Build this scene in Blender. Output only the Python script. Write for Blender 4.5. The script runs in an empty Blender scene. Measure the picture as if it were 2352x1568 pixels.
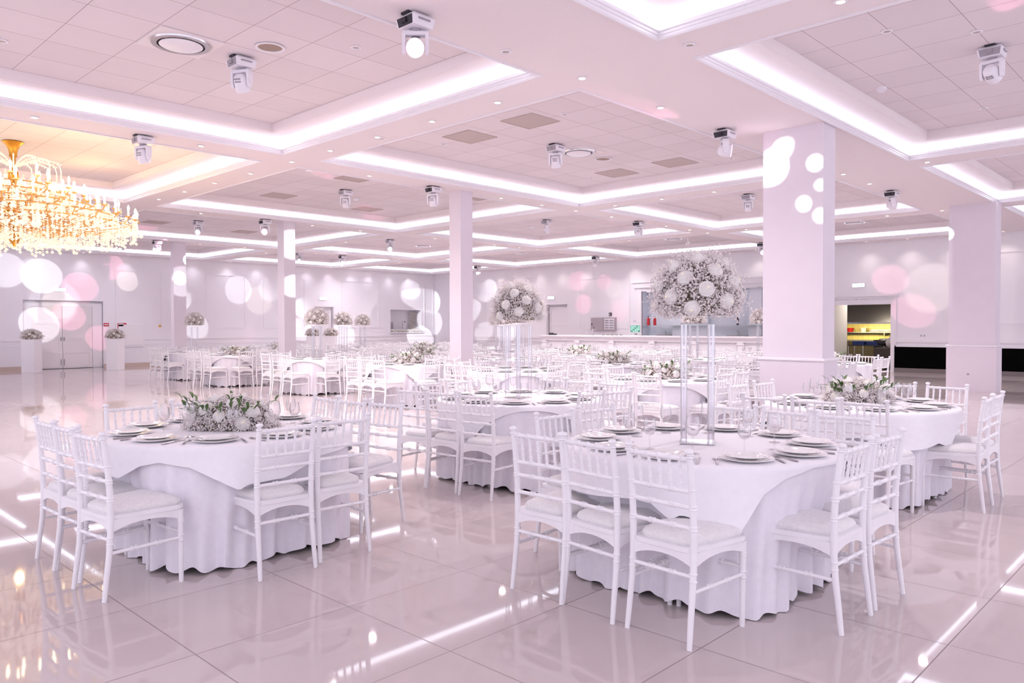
import bpy, math, random
from mathutils import Matrix, Vector
R = math.radians
PI = math.pi
rnd = random.Random(7)
sc = bpy.context.scene
col = sc.collection

# ------------------------------------------------------------------ camera
FPX, EYE = 1761.664, 1.452
yw, pt, rl = R(43.839), R(-1.112), R(-0.145)
fw = Vector((math.cos(yw)*math.cos(pt), math.sin(yw)*math.cos(pt), math.sin(pt)))
rt = Vector((math.sin(yw), -math.cos(yw), 0)); up = rt.cross(fw)
rt, up = rt*math.cos(rl)+up*math.sin(rl), -rt*math.sin(rl)+up*math.cos(rl)
cd = bpy.data.cameras.new('camera'); cd.sensor_width = 36; cd.lens = FPX/2352*36
cd.clip_start = 0.05; cd.clip_end = 200
cam = bpy.data.objects.new('camera', cd); col.objects.link(cam)
M3 = Matrix((rt, up, -fw)).transposed()
cam.matrix_world = Matrix.Translation((0, 0, EYE)) @ M3.to_4x4()
sc.camera = cam
def px(x, y, z):
    P = Vector((x, y, z-EYE)); d = P.dot(fw)
    return 1176+FPX*P.dot(rt)/d, 784-FPX*P.dot(up)/d, d

# ------------------------------------------------------------------ world, exposure
w = bpy.data.worlds.new('world'); sc.world = w; w.use_nodes = True
bg = w.node_tree.nodes['Background']
bg.inputs[0].default_value = (0.90, 0.86, 1.0, 1); bg.inputs[1].default_value = 0.83
sc.view_settings.view_transform = 'Standard'; sc.view_settings.look = 'None'
sc.view_settings.gamma = 1; sc.view_settings.use_curve_mapping = False
sc.view_settings.exposure = 0.92
LED_POWER = 1.9
DOWN_POWER = 96.0
SPOT_POWER = 1.25
sc.cycles.max_bounces = 7; sc.cycles.diffuse_bounces = 4; sc.cycles.glossy_bounces = 3
sc.cycles.transmission_bounces = 6; sc.cycles.transparent_max_bounces = 16
sc.cycles.caustics_reflective = False; sc.cycles.caustics_refractive = False
sc.cycles.sample_clamp_indirect = 4.0
sc.cycles.use_denoising = True

# ------------------------------------------------------------------ materials
MATS = {}
def mat(name, c, rough=.5, metal=0, emit=None, es=0, trans=0, ior=1.45, spec=.5, alpha=1, coat=0, sheen=0):
    m = bpy.data.materials.new(name); m.use_nodes = True
    b = m.node_tree.nodes['Principled BSDF']
    b.inputs['Base Color'].default_value = (*c, 1); b.inputs['Roughness'].default_value = rough
    b.inputs['Metallic'].default_value = metal; b.inputs['IOR'].default_value = ior
    b.inputs['Specular IOR Level'].default_value = spec
    b.inputs['Transmission Weight'].default_value = trans; b.inputs['Alpha'].default_value = alpha
    b.inputs['Coat Weight'].default_value = coat; b.inputs['Sheen Weight'].default_value = sheen
    if emit: b.inputs['Emission Color'].default_value = (*emit, 1); b.inputs['Emission Strength'].default_value = es
    MATS[name] = m
    return m
def N(m, t): return m.node_tree.nodes.new(t)
def L(m, a, b): m.node_tree.links.new(a, b)
def noise_col(m, c1, c2, scale, detail=3, rough=None, bump=0, coord='Object'):
    b = m.node_tree.nodes['Principled BSDF']
    tc = N(m, 'ShaderNodeTexCoord'); nz = N(m, 'ShaderNodeTexNoise'); nz.inputs['Scale'].default_value = scale; nz.inputs['Detail'].default_value = detail
    L(m, tc.outputs[coord], nz.inputs['Vector'])
    rp = N(m, 'ShaderNodeValToRGB'); rp.color_ramp.elements[0].color = (*c1, 1); rp.color_ramp.elements[1].color = (*c2, 1)
    rp.color_ramp.elements[0].position = .35; rp.color_ramp.elements[1].position = .65
    L(m, nz.outputs['Fac'], rp.inputs[0]); L(m, rp.outputs[0], b.inputs['Base Color'])
    if bump:
        bp = N(m, 'ShaderNodeBump'); bp.inputs['Strength'].default_value = bump; bp.inputs['Distance'].default_value = .01
        L(m, nz.outputs['Fac'], bp.inputs['Height']); L(m, bp.outputs[0], b.inputs['Normal'])
    return m
def grid_mat(name, base, line, sx, sy, ox, oy, lw, rough, spec=.5, vary=.03, ax=(0, 1)):
    m = mat(name, base, rough, spec=spec); b = m.node_tree.nodes['Principled BSDF']
    ge = N(m, 'ShaderNodeNewGeometry'); sp = N(m, 'ShaderNodeSeparateXYZ'); L(m, ge.outputs['Position'], sp.inputs[0])
    def mth(op, a, v=None, v2=None):
        n = N(m, 'ShaderNodeMath'); n.operation = op
        for i, q in enumerate((a, v, v2)):
            if q is None: continue
            if isinstance(q, (int, float)): n.inputs[i].default_value = q
            else: L(m, q, n.inputs[i])
        return n.outputs[0]
    masks = []; cells = []
    for out, s, o in ((sp.outputs[ax[0]], sx, ox), (sp.outputs[ax[1]], sy, oy)):
        t = mth('DIVIDE', mth('SUBTRACT', out, o), s)
        f = mth('FRACT', t); cells.append(mth('FLOOR', t))
        d = mth('MINIMUM', f, mth('SUBTRACT', 1, f))
        masks.append(mth('LESS_THAN', d, lw/s/2))
    mask = mth('MAXIMUM', masks[0], masks[1])
    cb = N(m, 'ShaderNodeCombineXYZ'); L(m, cells[0], cb.inputs[0]); L(m, cells[1], cb.inputs[1])
    wn = N(m, 'ShaderNodeTexWhiteNoise'); wn.noise_dimensions = '3D'; L(m, cb.outputs[0], wn.inputs['Vector'])
    nz = N(m, 'ShaderNodeTexNoise'); nz.inputs['Scale'].default_value = 2.5; nz.inputs['Detail'].default_value = 6; L(m, ge.outputs['Position'], nz.inputs['Vector'])
    v = mth('ADD', mth('MULTIPLY', mth('SUBTRACT', wn.outputs['Value'], .5), vary*2), mth('MULTIPLY', mth('SUBTRACT', nz.outputs['Fac'], .5), vary*1.6))
    hs = N(m, 'ShaderNodeHueSaturation'); hs.inputs['Color'].default_value = (*base, 1); L(m, mth('ADD', v, 1), hs.inputs['Value'])
    mx = N(m, 'ShaderNodeMix'); mx.data_type = 'RGBA'; L(m, mask, mx.inputs[0]); L(m, hs.outputs[0], mx.inputs[6]); mx.inputs[7].default_value = (*line, 1)
    L(m, mx.outputs[2], b.inputs['Base Color'])
    L(m, mth('ADD', mth('MULTIPLY', mask, .5), rough), b.inputs['Roughness'])
    return m
wall_m = noise_col(mat('wall_paint', (.86, .835, .885), .6), (.86, .835, .885), (.87, .845, .895), 3)
column_m = noise_col(mat('column_paint', (.77, .71, .775), .6), (.765, .705, .77), (.78, .72, .785), 3)
trim_m = mat('white_gloss_trim', (.87, .84, .88), .35)
soffit_m = noise_col(mat('soffit_plaster', (.86, .79, .80), .8), (.855, .785, .795), (.87, .80, .81), 60)
ctile_m = grid_mat('mineral_ceiling_tiles', (.79, .72, .74), (.42, .35, .35), .656, .64, .478, .10, .007, .9, .2, .03)
floor_m = grid_mat('polished_porcelain_tiles', (.60, .52, .515), (.33, .27, .26), .802, .796, 2.264, 3.358, .006, .035, .5, .045)
chair_m = noise_col(mat('white_lacquered_wood', (.88, .86, .89), .3), (.87, .85, .88), (.90, .88, .91), 12)
cush_m = noise_col(mat('white_brocade', (.74, .70, .71), .8, sheen=.3), (.76, .73, .74), (.82, .795, .80), 55, 6, bump=.05)
cloth_m = noise_col(mat('white_table_linen', (.88, .86, .90), .85, sheen=.2), (.87, .85, .89), (.89, .87, .91), 25)
skirt_m = noise_col(mat('white_skirt_linen', (.84, .81, .875), .9), (.83, .80, .87), (.86, .83, .89), 25)
china_m = mat('white_china', (.88, .86, .86), .12, coat=.5)
steel_m = mat('polished_steel', (.62, .60, .62), .18, 1)
dsteel_m = mat('brushed_steel', (.40, .38, .36), .35, 1)
def thin_glass(name, tint, ior, amt):
    m = bpy.data.materials.new(name); m.use_nodes = True; nt = m.node_tree; nt.nodes.clear()
    o = nt.nodes.new('ShaderNodeOutputMaterial'); mx = nt.nodes.new('ShaderNodeMixShader'); tr = nt.nodes.new('ShaderNodeBsdfTransparent'); g = nt.nodes.new('ShaderNodeBsdfGlossy'); lw = nt.nodes.new('ShaderNodeLayerWeight')
    ml = nt.nodes.new('ShaderNodeMath'); ml.operation = 'MULTIPLY_ADD'; ml.inputs[1].default_value = amt; ml.inputs[2].default_value = .04
    tr.inputs[0].default_value = (*tint, 1); g.inputs['Roughness'].default_value = .04; lw.inputs['Blend'].default_value = ior
    nt.links.new(lw.outputs['Facing'], ml.inputs[0]); nt.links.new(ml.outputs[0], mx.inputs[0]); nt.links.new(tr.outputs[0], mx.inputs[1]); nt.links.new(g.outputs[0], mx.inputs[2]); nt.links.new(mx.outputs[0], o.inputs[0])
    MATS[name] = m; return m
glass_m = thin_glass('clear_glass', (.99, .985, .99), .3, .7)
acryl_m = thin_glass('clear_acrylic', (.985, .98, .99), .45, .8)
rose_m = noise_col(mat('cream_rose_petals', (.9, .86, .80), .7, sheen=.2), (.93, .90, .87), (.96, .94, .91), 20)
rosec_m = mat('rose_heart', (.93, .87, .70), .7)
gyp_m = mat('gypsophila_blossom', (.93, .88, .87), .8)
stem_m = mat('dry_stems', (.30, .25, .18), .8)
leaf_m = noise_col(mat('eucalyptus_leaf', (.12, .20, .08), .55), (.08, .15, .05), (.17, .26, .10), 14)
gold_m = mat('gilded_brass', (.80, .50, .20), .3, 1)
goldd_m = mat('antique_gold', (.55, .28, .05), .35, 1)
crys_m = mat('crystal', (1, .93, .84), .05, trans=.35, ior=1.5, emit=(1, .78, .58), es=.18)  # slight emission stands in for the lamplight caught by the crystals
flame_m = mat('candle_bulb', (1, .9, .7), .3, emit=(1, .80, .48), es=4)
led_m = mat('led_strip_light', (1, 1, 1), .5, emit=(.84, .88, 1.0), es=LED_POWER)
dl_m = mat('warm_lamp', (1, .9, .7), .4, emit=(1, .78, .48), es=5)
off_m = mat('unlit_lamp', (.50, .40, .36), .4)
white_m = mat('white_plastic', (.84, .81, .87), .35)
grey_m = mat('grey_plastic', (.35, .32, .36), .45)
black_m = mat('black_plastic', (.025, .02, .03), .4)
bench_m = mat('black_panel', (.002, .002, .002), .9, spec=.05)
plinth_m = mat('grey_plinth', (.20, .17, .17), .5)
skirting_m = mat('beige_skirting', (.62, .50, .44), .3)
grille_m = noise_col(mat('return_grille', (.50, .42, .40), .8), (.44, .36, .34), (.56, .48, .46), 160)
brown_m = noise_col(mat('speaker_mesh', (.36, .27, .22), .8), (.30, .22, .18), (.42, .32, .27), 200)
lens_pink = mat('pink_beam_lens', (1, .8, .9), .3, emit=(1, .72, .86), es=9)
pinkring = mat('pink_lens_rim', (1, .55, .75), .3, emit=(1, .45, .66), es=1.2)
lens_white = mat('white_beam_lens', (1, 1, 1), .3, emit=(.88, .92, 1), es=9)
lens_off = mat('dark_lens', (.45, .42, .52), .15)
exit_m = mat('lit_exit_panel', (.9, 1, .95), .4, emit=(.86, 1, .93), es=1.1)
exitg_m = mat('exit_green', (.2, .7, .45), .4, emit=(.25, .8, .5), es=.7)
red_m = mat('red_paint', (.55, .02, .03), .35)
door_m = mat('cream_door', (.86, .81, .83), .45)
doorw_m = mat('white_door', (.87, .84, .88), .45)
ytile_m = grid_mat('yellow_lit_wall_tiles', (.86, .72, .30), (.55, .42, .14), .2, .2, 0, .06, .008, .3, ax=(1, 2))
kflr_m = mat('kitchen_floor', (.25, .20, .16), .5)
mirror_m = mat('pale_blue_glass', (.86, .88, .95), .12)
mirror2_m = mat('blue_grey_niche', (.80, .84, .92), .3)
blue_m = mat('blue_crate_plastic', (.02, .05, .22), .5)
screen_m = mat('green_screen', (.02, .08, .05), .2, emit=(.10, .28, .20), es=.6)
scr2_m = mat('screen_button', (.3, .6, .5), .3, emit=(.35, .6, .5), es=.5)
cabin_m = mat('grey_cabinet_door', (.42, .37, .40), .5)

# ------------------------------------------------------------------ mesh builder
class MB:
    def __init__(s): s.v = []; s.f = []; s.sm = []
    def add(s, vs, fs, smooth=False):
        o = len(s.v); s.v += [tuple(q) for q in vs]; s.f += [tuple(i+o for i in f) for f in fs]; s.sm += [smooth]*len(fs)
        return s
    def box(s, x0, y0, z0, x1, y1, z1):
        return s.add([(x0,y0,z0),(x1,y0,z0),(x1,y1,z0),(x0,y1,z0),(x0,y0,z1),(x1,y0,z1),(x1,y1,z1),(x0,y1,z1)],
              [(0,3,2,1),(4,5,6,7),(0,1,5,4),(1,2,6,5),(2,3,7,6),(3,0,4,7)])
    def bbox(s, x0, y0, z0, x1, y1, z1, b=.01):
        # box with chamfered edges
        X = (x0, x0+b, x1-b, x1); Y = (y0, y0+b, y1-b, y1); Z = (z0, z0+b, z1-b, z1)
        vs = []; idx = {}
        for i in (0, 1):
            for j in (0, 1):
                for k in (0, 1):
                    xo, xi = (X[0], X[1]) if i == 0 else (X[3], X[2]); yo, yi = (Y[0], Y[1]) if j == 0 else (Y[3], Y[2]); zo, zi = (Z[0], Z[1]) if k == 0 else (Z[3], Z[2])
                    for t, p in enumerate(((xo, yi, zi), (xi, yo, zi), (xi, yi, zo))): idx[(i, j, k, t)] = len(vs); vs.append(p)
        g = lambda *a: idx[a]; F = []
        for i in (0, 1): F.append((g(i,0,0,0), g(i,1,0,0), g(i,1,1,0), g(i,0,1,0)))
        for j in (0, 1): F.append((g(0,j,0,1), g(1,j,0,1), g(1,j,1,1), g(0,j,1,1)))
        for k in (0, 1): F.append((g(0,0,k,2), g(1,0,k,2), g(1,1,k,2), g(0,1,k,2)))
        for j in (0, 1):
            for k in (0, 1): F.append((g(0,j,k,1), g(1,j,k,1), g(1,j,k,2), g(0,j,k,2)))
        for i in (0, 1):
            for k in (0, 1): F.append((g(i,0,k,0), g(i,1,k,0), g(i,1,k,2), g(i,0,k,2)))
        for i in (0, 1):
            for j in (0, 1): F.append((g(i,j,0,0), g(i,j,1,0), g(i,j,1,1), g(i,j,0,1)))
        for i in (0, 1):
            for j in (0, 1):
                for k in (0, 1): F.append((g(i,j,k,0), g(i,j,k,1), g(i,j,k,2)))
        return s.add(vs, F)
    def tube(s, pts, rad, n=8, cap=True, smooth=True):
        pts = [Vector(p) for p in pts]
        if not isinstance(rad, (list, tuple)): rad = [rad]*len(pts)
        vs = []; fs = []
        t0 = (pts[1]-pts[0]).normalized(); a = Vector((0, 0, 1)) if abs(t0.z) < .9 else Vector((1, 0, 0))
        u = t0.cross(a).normalized()
        for i, p in enumerate(pts):
            t = (pts[min(i+1, len(pts)-1)]-pts[max(i-1, 0)])
            t = t.normalized() if t.length > 1e-9 else t0
            u = (u-t*u.dot(t)).normalized(); v = t.cross(u)
            for k in range(n):
                a_ = 2*PI*k/n; vs.append(p+u*(math.cos(a_)*rad[i])+v*(math.sin(a_)*rad[i]))
        for i in range(len(pts)-1):
            for k in range(n): fs.append((i*n+k, i*n+(k+1) % n, (i+1)*n+(k+1) % n, (i+1)*n+k))
        s.add(vs, fs, smooth)
        if cap:
            o = len(s.v)-len(vs)
            s.f.append(tuple(o+k for k in range(n))[::-1]); s.sm.append(False)
            s.f.append(tuple(o+(len(pts)-1)*n+k for k in range(n))); s.sm.append(False)
        return s
    def lathe(s, prof, c=(0, 0, 0), n=24, axis='z', smooth=True):
        vs = []; fs = []; m = len(prof)
        for r, z in prof:
            for k in range(n):
                a = 2*PI*k/n; p = (r*math.cos(a), r*math.sin(a), z)
                if axis == 'x': p = (p[2], p[0], p[1])
                elif axis == 'y': p = (p[0], p[2], p[1])
                vs.append((p[0]+c[0], p[1]+c[1], p[2]+c[2]))
        for i in range(m-1):
            for k in range(n): fs.append((i*n+k, i*n+(k+1) % n, (i+1)*n+(k+1) % n, (i+1)*n+k))
        return s.add(vs, fs, smooth)
    def ball(s, c, r, n=8, m=5, sz=1):
        return s.lathe([(max(1e-4, r*math.sin(PI*i/m)), -r*sz*math.cos(PI*i/m)) for i in range(m+1)], c, n)
    def octa(s, c, r):
        x, y, z = c
        return s.add([(x+r,y,z),(x-r,y,z),(x,y+r,z),(x,y-r,z),(x,y,z+r),(x,y,z-r)], [(0,2,4),(2,1,4),(1,3,4),(3,0,4),(2,0,5),(1,2,5),(3,1,5),(0,3,5)])
    def xf(s, M):
        s.v = [tuple(M @ Vector(p)) for p in s.v]; return s
    def mesh(s, name, m):
        me = bpy.data.meshes.new(name); me.from_pydata(s.v, [], s.f)
        me.polygons.foreach_set('use_smooth', s.sm)
        if any(s.sm): me.set_sharp_from_angle(angle=R(50))
        me.materials.append(m if not isinstance(m, str) else MATS[m]); me.update()
        return me
    def build(s, name, m, parent=None, loc=None):
        o = bpy.data.objects.new(name, s.mesh(name, m)); col.objects.link(o)
        if parent: o.parent = parent
        if loc: o.location = loc
        return o
def empty(name, loc=(0, 0, 0), rz=0, parent=None):
    o = bpy.data.objects.new(name, None); o.empty_display_size = .1; col.objects.link(o); o.location = loc; o.rotation_euler.z = rz
    if parent: o.parent = parent
    return o
def tag(o, label=None, cat=None, group=None, kind=None):
    if label:
        o['label'] = label
        n = len(label.split())
        if not 4 <= n <= 16: print('LABEL LENGTH', n, label)
    if cat: o['category'] = cat
    if group: o['group'] = group
    if kind: o['kind'] = kind
    return o
def struct(o): o['kind'] = 'structure'; return o
def copy_tree(o, parent=None):
    c = o.copy(); col.objects.link(c)
    if parent: c.parent = parent
    for ch in o.children: copy_tree(ch, c)
    return c
ORD = ['zeroth', 'first', 'second', 'third', 'fourth', 'fifth', 'sixth', 'seventh', 'eighth', 'ninth', 'tenth', 'eleventh', 'twelfth', 'thirteenth', 'fourteenth']
def rank(i, n):   # i from 0
    if n == 1: return 'only one'
    if i == 0: return 'leftmost'
    if i == n-1: return 'rightmost'
    return ORD[i+1]+' from left'

# ------------------------------------------------------------------ room shell
HC, HT = 4.12, 4.44
BX = [(-.44, 6.11), (6.82, 13.37), (14.09, 19.34), (20.08, 24.98)]
BY = [(-1.8, 3.98), (5.48, 10.75), (11.48, 17.29), (18.03, 23.77), (24.54, 29.66)]
WX, WY, X0, Y0 = 25.75, 30.2, -1.6, -2.6
m = MB(); m.add([(X0-1, Y0-1, 0), (WX+.1, Y0-1, 0), (WX+.1, WY+.4, 0), (X0-1, WY+.4, 0)], [(0, 1, 2, 3)])
struct(m.build('floor', floor_m))
xs = sorted([X0, WX]+[v for b in BX for v in b]); ys = sorted([Y0, WY]+[v for b in BY for v in b])
m = MB()
for i in range(len(xs)-1):
    for j in range(len(ys)-1):
        cx, cy = (xs[i]+xs[i+1])/2, (ys[j]+ys[j+1])/2
        if any(a < cx < b for a, b in BX) and any(a < cy < b for a, b in BY): continue
        m.add([(xs[i], ys[j], HC), (xs[i], ys[j+1], HC), (xs[i+1], ys[j+1], HC), (xs[i+1], ys[j], HC)], [(0, 1, 2, 3)])
struct(m.build('ceiling', soffit_m))
def ring(x0, x1, y0, y1, prof):
    b = MB(); vs = []; fs = []
    for o, z in prof: vs += [(x0+o, y0+o, z), (x1-o, y0+o, z), (x1-o, y1-o, z), (x0+o, y1-o, z)]
    for i in range(len(prof)-1):
        for k in range(4): fs.append((i*4+k, i*4+(k+1) % 4, (i+1)*4+(k+1) % 4, (i+1)*4+k))
    return b.add(vs, fs)
TN = 0
ROWN = ['nearest', 'second nearest', 'middle', 'fourth', 'farthest']
BAYN = ['left hand', 'second', 'third', 'bar side']
for i, (x0, x1) in enumerate(BX):
    for j, (y0, y1) in enumerate(BY):
        TN += 1
        tr = ring(x0, x1, y0, y1, [(-.035, HC), (-.035, HC-.014), (-.012, HC-.018), (0, HC-.004), (0, HC+.018), (.012, HC+.022), (.012, HC+.045), (.03, HC+.05), (.03, HC+.062), (.022, HC+.07), (.022, HC+.085), (-.07, HC+.088)]).build('trim_%d' % TN, trim_m)
        struct(tr)
        rc = ring(x0, x1, y0, y1, [(-.07, HC+.088), (-.07, HC+.195), (.33, HC+.195), (.345, HC+.185), (.36, HC+.195), (.38, HC+.20), (.38, HT)])
        rc.build('ceiling_recess', trim_m if False else soffit_m)['kind'] = 'structure'
        t = MB().add([(x0+.38, y0+.38, HT), (x0+.38, y1-.38, HT), (x1-.38, y1-.38, HT), (x1-.38, y0+.38, HT)], [(0, 1, 2, 3)]).build('ceiling_tiles', ctile_m)
        struct(t)
        ls = ring(x0, x1, y0, y1, [(-.06, HC+.098), (.005, HC+.182)]).build('light_strip', led_m)
        tag(ls, 'white light strip glowing in ceiling tray, %s bay, %s row' % (BAYN[i], ROWN[j]), 'strip light', 'glowing strips in the ceiling trays')

# right wall (plane X = WX) with openings; left wall (plane Y = WY)
SX, SY = WX/25.4, WY/29.8
def rx(y, z): return y*SX, EYE+(z-EYE)*SX
def ly(x, z): return x*SY, EYE+(z-EYE)*SY
def wall_panels(cuts, lo, hi, top, mk):
    # vertical strips with rectangular holes: cuts = (a0, a1, z0, z1)
    b = MB(); ed = sorted({lo, hi}|{c[0] for c in cuts}|{c[1] for c in cuts}); ez = sorted({0, top}|{c[2] for c in cuts}|{c[3] for c in cuts})
    for i in range(len(ed)-1):
        for j in range(len(ez)-1):
            a, z = (ed[i]+ed[i+1])/2, (ez[j]+ez[j+1])/2
            if any(c[0] < a < c[1] and c[2] < z < c[3] for c in cuts): continue
            b.add(mk(ed[i], ed[i+1], ez[j], ez[j+1]), [(0, 1, 2, 3)])
    return b
KY0, KY1, KZ = 8.14, 10.2, 2.13          # kitchen opening
NY0, NY1, NZ0, NZ1 = 11.1, 17.5, .95, 2.86   # back bar niche
DY0, DY1, DZ = 21.4, 22.6, 2.42          # door beside the bar
cutR = [(KY0, KY1, 0, KZ), (NY0, NY1, NZ0, NZ1), (DY0, DY1, 0, DZ)]
struct(wall_panels(cutR, Y0, WY, HC, lambda a, b, c, d: [(WX, a, c), (WX, b, c), (WX, b, d), (WX, a, d)]).build('wall_right', wall_m))
LD0, LD1, LDZ = 7.34, 9.89, 2.42
SV0, SV1, SZ0, SZ1 = 22.9, 24.83, 1.2, 2.29
D20, D21 = 18.67, 19.67
cutL = [(LD0, LD1, 0, LDZ), (SV0, SV1, SZ0, SZ1), (D20, D21, 0, 2.37)]
struct(wall_panels(cutL, X0, WX, HC, lambda a, b, c, d: [(a, WY, c), (b, WY, c), (b, WY, d), (a, WY, d)]).build('wall_left', wall_m))
# recess linings
def recess(name, x0, x1, y0, y1, z0, z1, open_face, m_, floor=True):
    b = MB(); P = {'x0': [(x0,y0,z0),(x0,y1,z0),(x0,y1,z1),(x0,y0,z1)], 'x1': [(x1,y0,z0),(x1,y1,z0),(x1,y1,z1),(x1,y0,z1)],
        'y0': [(x0,y0,z0),(x1,y0,z0),(x1,y0,z1),(x0,y0,z1)], 'y1': [(x0,y1,z0),(x1,y1,z0),(x1,y1,z1),(x0,y1,z1)],
        'z0': [(x0,y0,z0),(x1,y0,z0),(x1,y1,z0),(x0,y1,z0)], 'z1': [(x0,y0,z1),(x1,y0,z1),(x1,y1,z1),(x0,y1,z1)]}
    for k, v in P.items():
        if k != open_face and not (k == 'z0' and not floor): b.add(v, [(0, 1, 2, 3)])
    return struct(b.build(name, m_))
recess('wall_left_door_recess', LD0, LD1, WY, WY+.22, 0, LDZ, 'y0', doorw_m)
recess('wall_left_passage_recess', D20, D21, WY, WY+.2, 0, 2.37, 'y0', doorw_m)
recess('wall_left_hatch_recess', SV0, SV1, WY, WY+.6, SZ0, SZ1, 'y0', wall_m)
recess('wall_right_door_recess', WX, WX+.25, DY0, DY1, 0, DZ, 'x0', doorw_m)
recess('wall_right_bar_niche', WX, WX+.45, NY0, NY1, NZ0, NZ1, 'x0', mirror2_m)

# double door on the left wall, smaller doors
def panel_door(name, x0, x1, y, z1, m_, leaves=2, axis='y', dirn=-1, panels=4):
    root = struct(empty(name, (0, 0, 0)))
    wd = (x1-x0)/leaves
    def P(b, a0, d0, z0, a1, d1, zz1):
        if axis == 'y': b.box(a0, min(y+dirn*d0, y+dirn*d1), z0, a1, max(y+dirn*d0, y+dirn*d1), zz1)
        else: b.box(min(y+dirn*d0, y+dirn*d1), a0, z0, max(y+dirn*d0, y+dirn*d1), a1, zz1)
    for k in range(leaves):
        a0, a1 = x0+k*wd+.006, x0+(k+1)*wd-.006
        b = MB(); P(b, a0, 0, .012, a1, .03, z1)
        st = .1
        P(b, a0, .03, .012, a0+st, .045, z1); P(b, a1-st, .03, .012, a1, .045, z1)
        for q in range(panels+1):
            zc = .012+(z1-.012-st)*q/panels; P(b, a0+st, .03, zc, a1-st, .045, zc+st)
        lf = b.build('door_leaf', m_, root)
        hb = MB(); ha = a1-.06 if k == 0 else a0+.03
        P(hb, ha, .045, .98, ha+.03, .05, 1.12); P(hb, ha, .05, 1.04, ha+.03, .09, 1.065)
        hb.build('door_handle', dsteel_m, lf)
        if leaves == 2:
            kb = MB(); P(kb, ha, .045, .12, ha+.02, .06, .34); kb.build('floor_bolt', dsteel_m, lf)
    return root
panel_door('door_1', 7.6, 9.55, WY+.17, 2.2, door_m)
fr = MB(); fr.box(LD0+.02, WY+.10, 0, 7.6, WY+.17, 2.32).box(9.55, WY+.10, 0, LD1-.02, WY+.17, 2.32).box(7.6, WY+.10, 2.2, 9.55, WY+.17, 2.32).box(LD0, WY-.03, LDZ-.01, LD1, WY+.09, LDZ+.05)
struct(fr.build('trim_21', trim_m))
panel_door('door_2', D20+.05, D21-.05, WY+.18, 2.25, doorw_m, 1)
panel_door('door_3', DY0+.05, DY1-.05, WX+.2, 2.32, doorw_m, 1, 'x', -1, 3)

# rails, skirting and moulded panels on the walls
TR = [21]
def trim(b, m_=None):
    TR[0] += 1
    return struct(b.build('trim_%d' % TR[0], m_ or trim_m))
def lrail(a, c, z0, z1, d=.03): trim(MB().box(a, WY-d, z0, c, WY+.002, z1))
def rrail(a, c, z0, z1, d=.03): trim(MB().box(WX-d, a, z0, WX+.002, c, z1))
for a, c in ((X0, LD0), (LD1, D20), (D21, WX)):
    lrail(a, c, .99, 1.05, .035); lrail(a, c, .80, .835, .02)
    struct(MB().box(a, WY-.025, 0, c, WY+.002, .13).build('baseboard_left', skirting_m))
def lpanel(a, c, z0, z1, w_=.04):
    b = MB(); b.box(a, WY-.02, z0, c, WY, z0+w_).box(a, WY-.02, z1-w_, c, WY, z1).box(a, WY-.02, z0+w_, a+w_, WY, z1-w_).box(c-w_, WY-.02, z0+w_, c, WY, z1-w_); trim(b)
def rpanel(a, c, z0, z1, w_=.05):
    b = MB(); b.box(WX-.02, a, z0, WX, c, z0+w_).box(WX-.02, a, z1-w_, WX, c, z1).box(WX-.02, a, z0+w_, WX, a+w_, z1-w_).box(WX-.02, c-w_, z0+w_, WX, c, z1-w_); trim(b)
for a, c in ((3.4, 6.7), (10.3, 12.0), (13.7, 15.4), (16.2, 18.2), (20.1, 22.2), (25.0, 25.6)): lpanel(a, c, 1.42, 3.6)
rpanel(3.0, 6.6, 1.5, 3.6); rpanel(23.4, 25.6, 1.45, 3.6); rpanel(26.4, 28.9, 1.45, 3.6); rpanel(18.1, 20.7, 1.35, 3.5)
for a, c in ((Y0, KY0-.12), (DY1+.05, WY)):
    rrail(a, c, .93, 1.02, .04); rrail(a, c, .79, .83, .05)
rrail(KY1+.1, 11, .93, 1.02, .04)
struct(MB().box(WX-.06, Y0, .13, WX-.002, KY0-.12, .79).build('wall_right_dado', bench_m))
struct(MB().box(WX-.08, Y0, 0, WX-.002, KY0-.12, .13).build('baseboard_right', plinth_m))
struct(MB().box(WX-.03, DY1+.02, 0, WX-.002, WY, .13).build('baseboard_right', skirting_m))
# kitchen opening surround with a dentil header
b = MB(); b.box(WX-.05, KY0-.16, 0, WX+.03, KY0, KZ).box(WX-.05, KY1, 0, WX+.03, KY1+.16, KZ).box(WX-.05, KY0-.16, KZ, WX+.03, KY1+.16, KZ+.06).box(WX-.03, KY0-.16, KZ+.06, WX+.02, KY1+.16, KZ+.26).box(WX-.12, KY0-.2, KZ+.26, WX+.02, KY1+.2, KZ+.33)
for k in range(44): b.box(WX-.06, KY0-.13+k*.054, KZ+.15, WX-.03, KY0-.13+k*.054+.027, KZ+.19)
trim(b)

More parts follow.
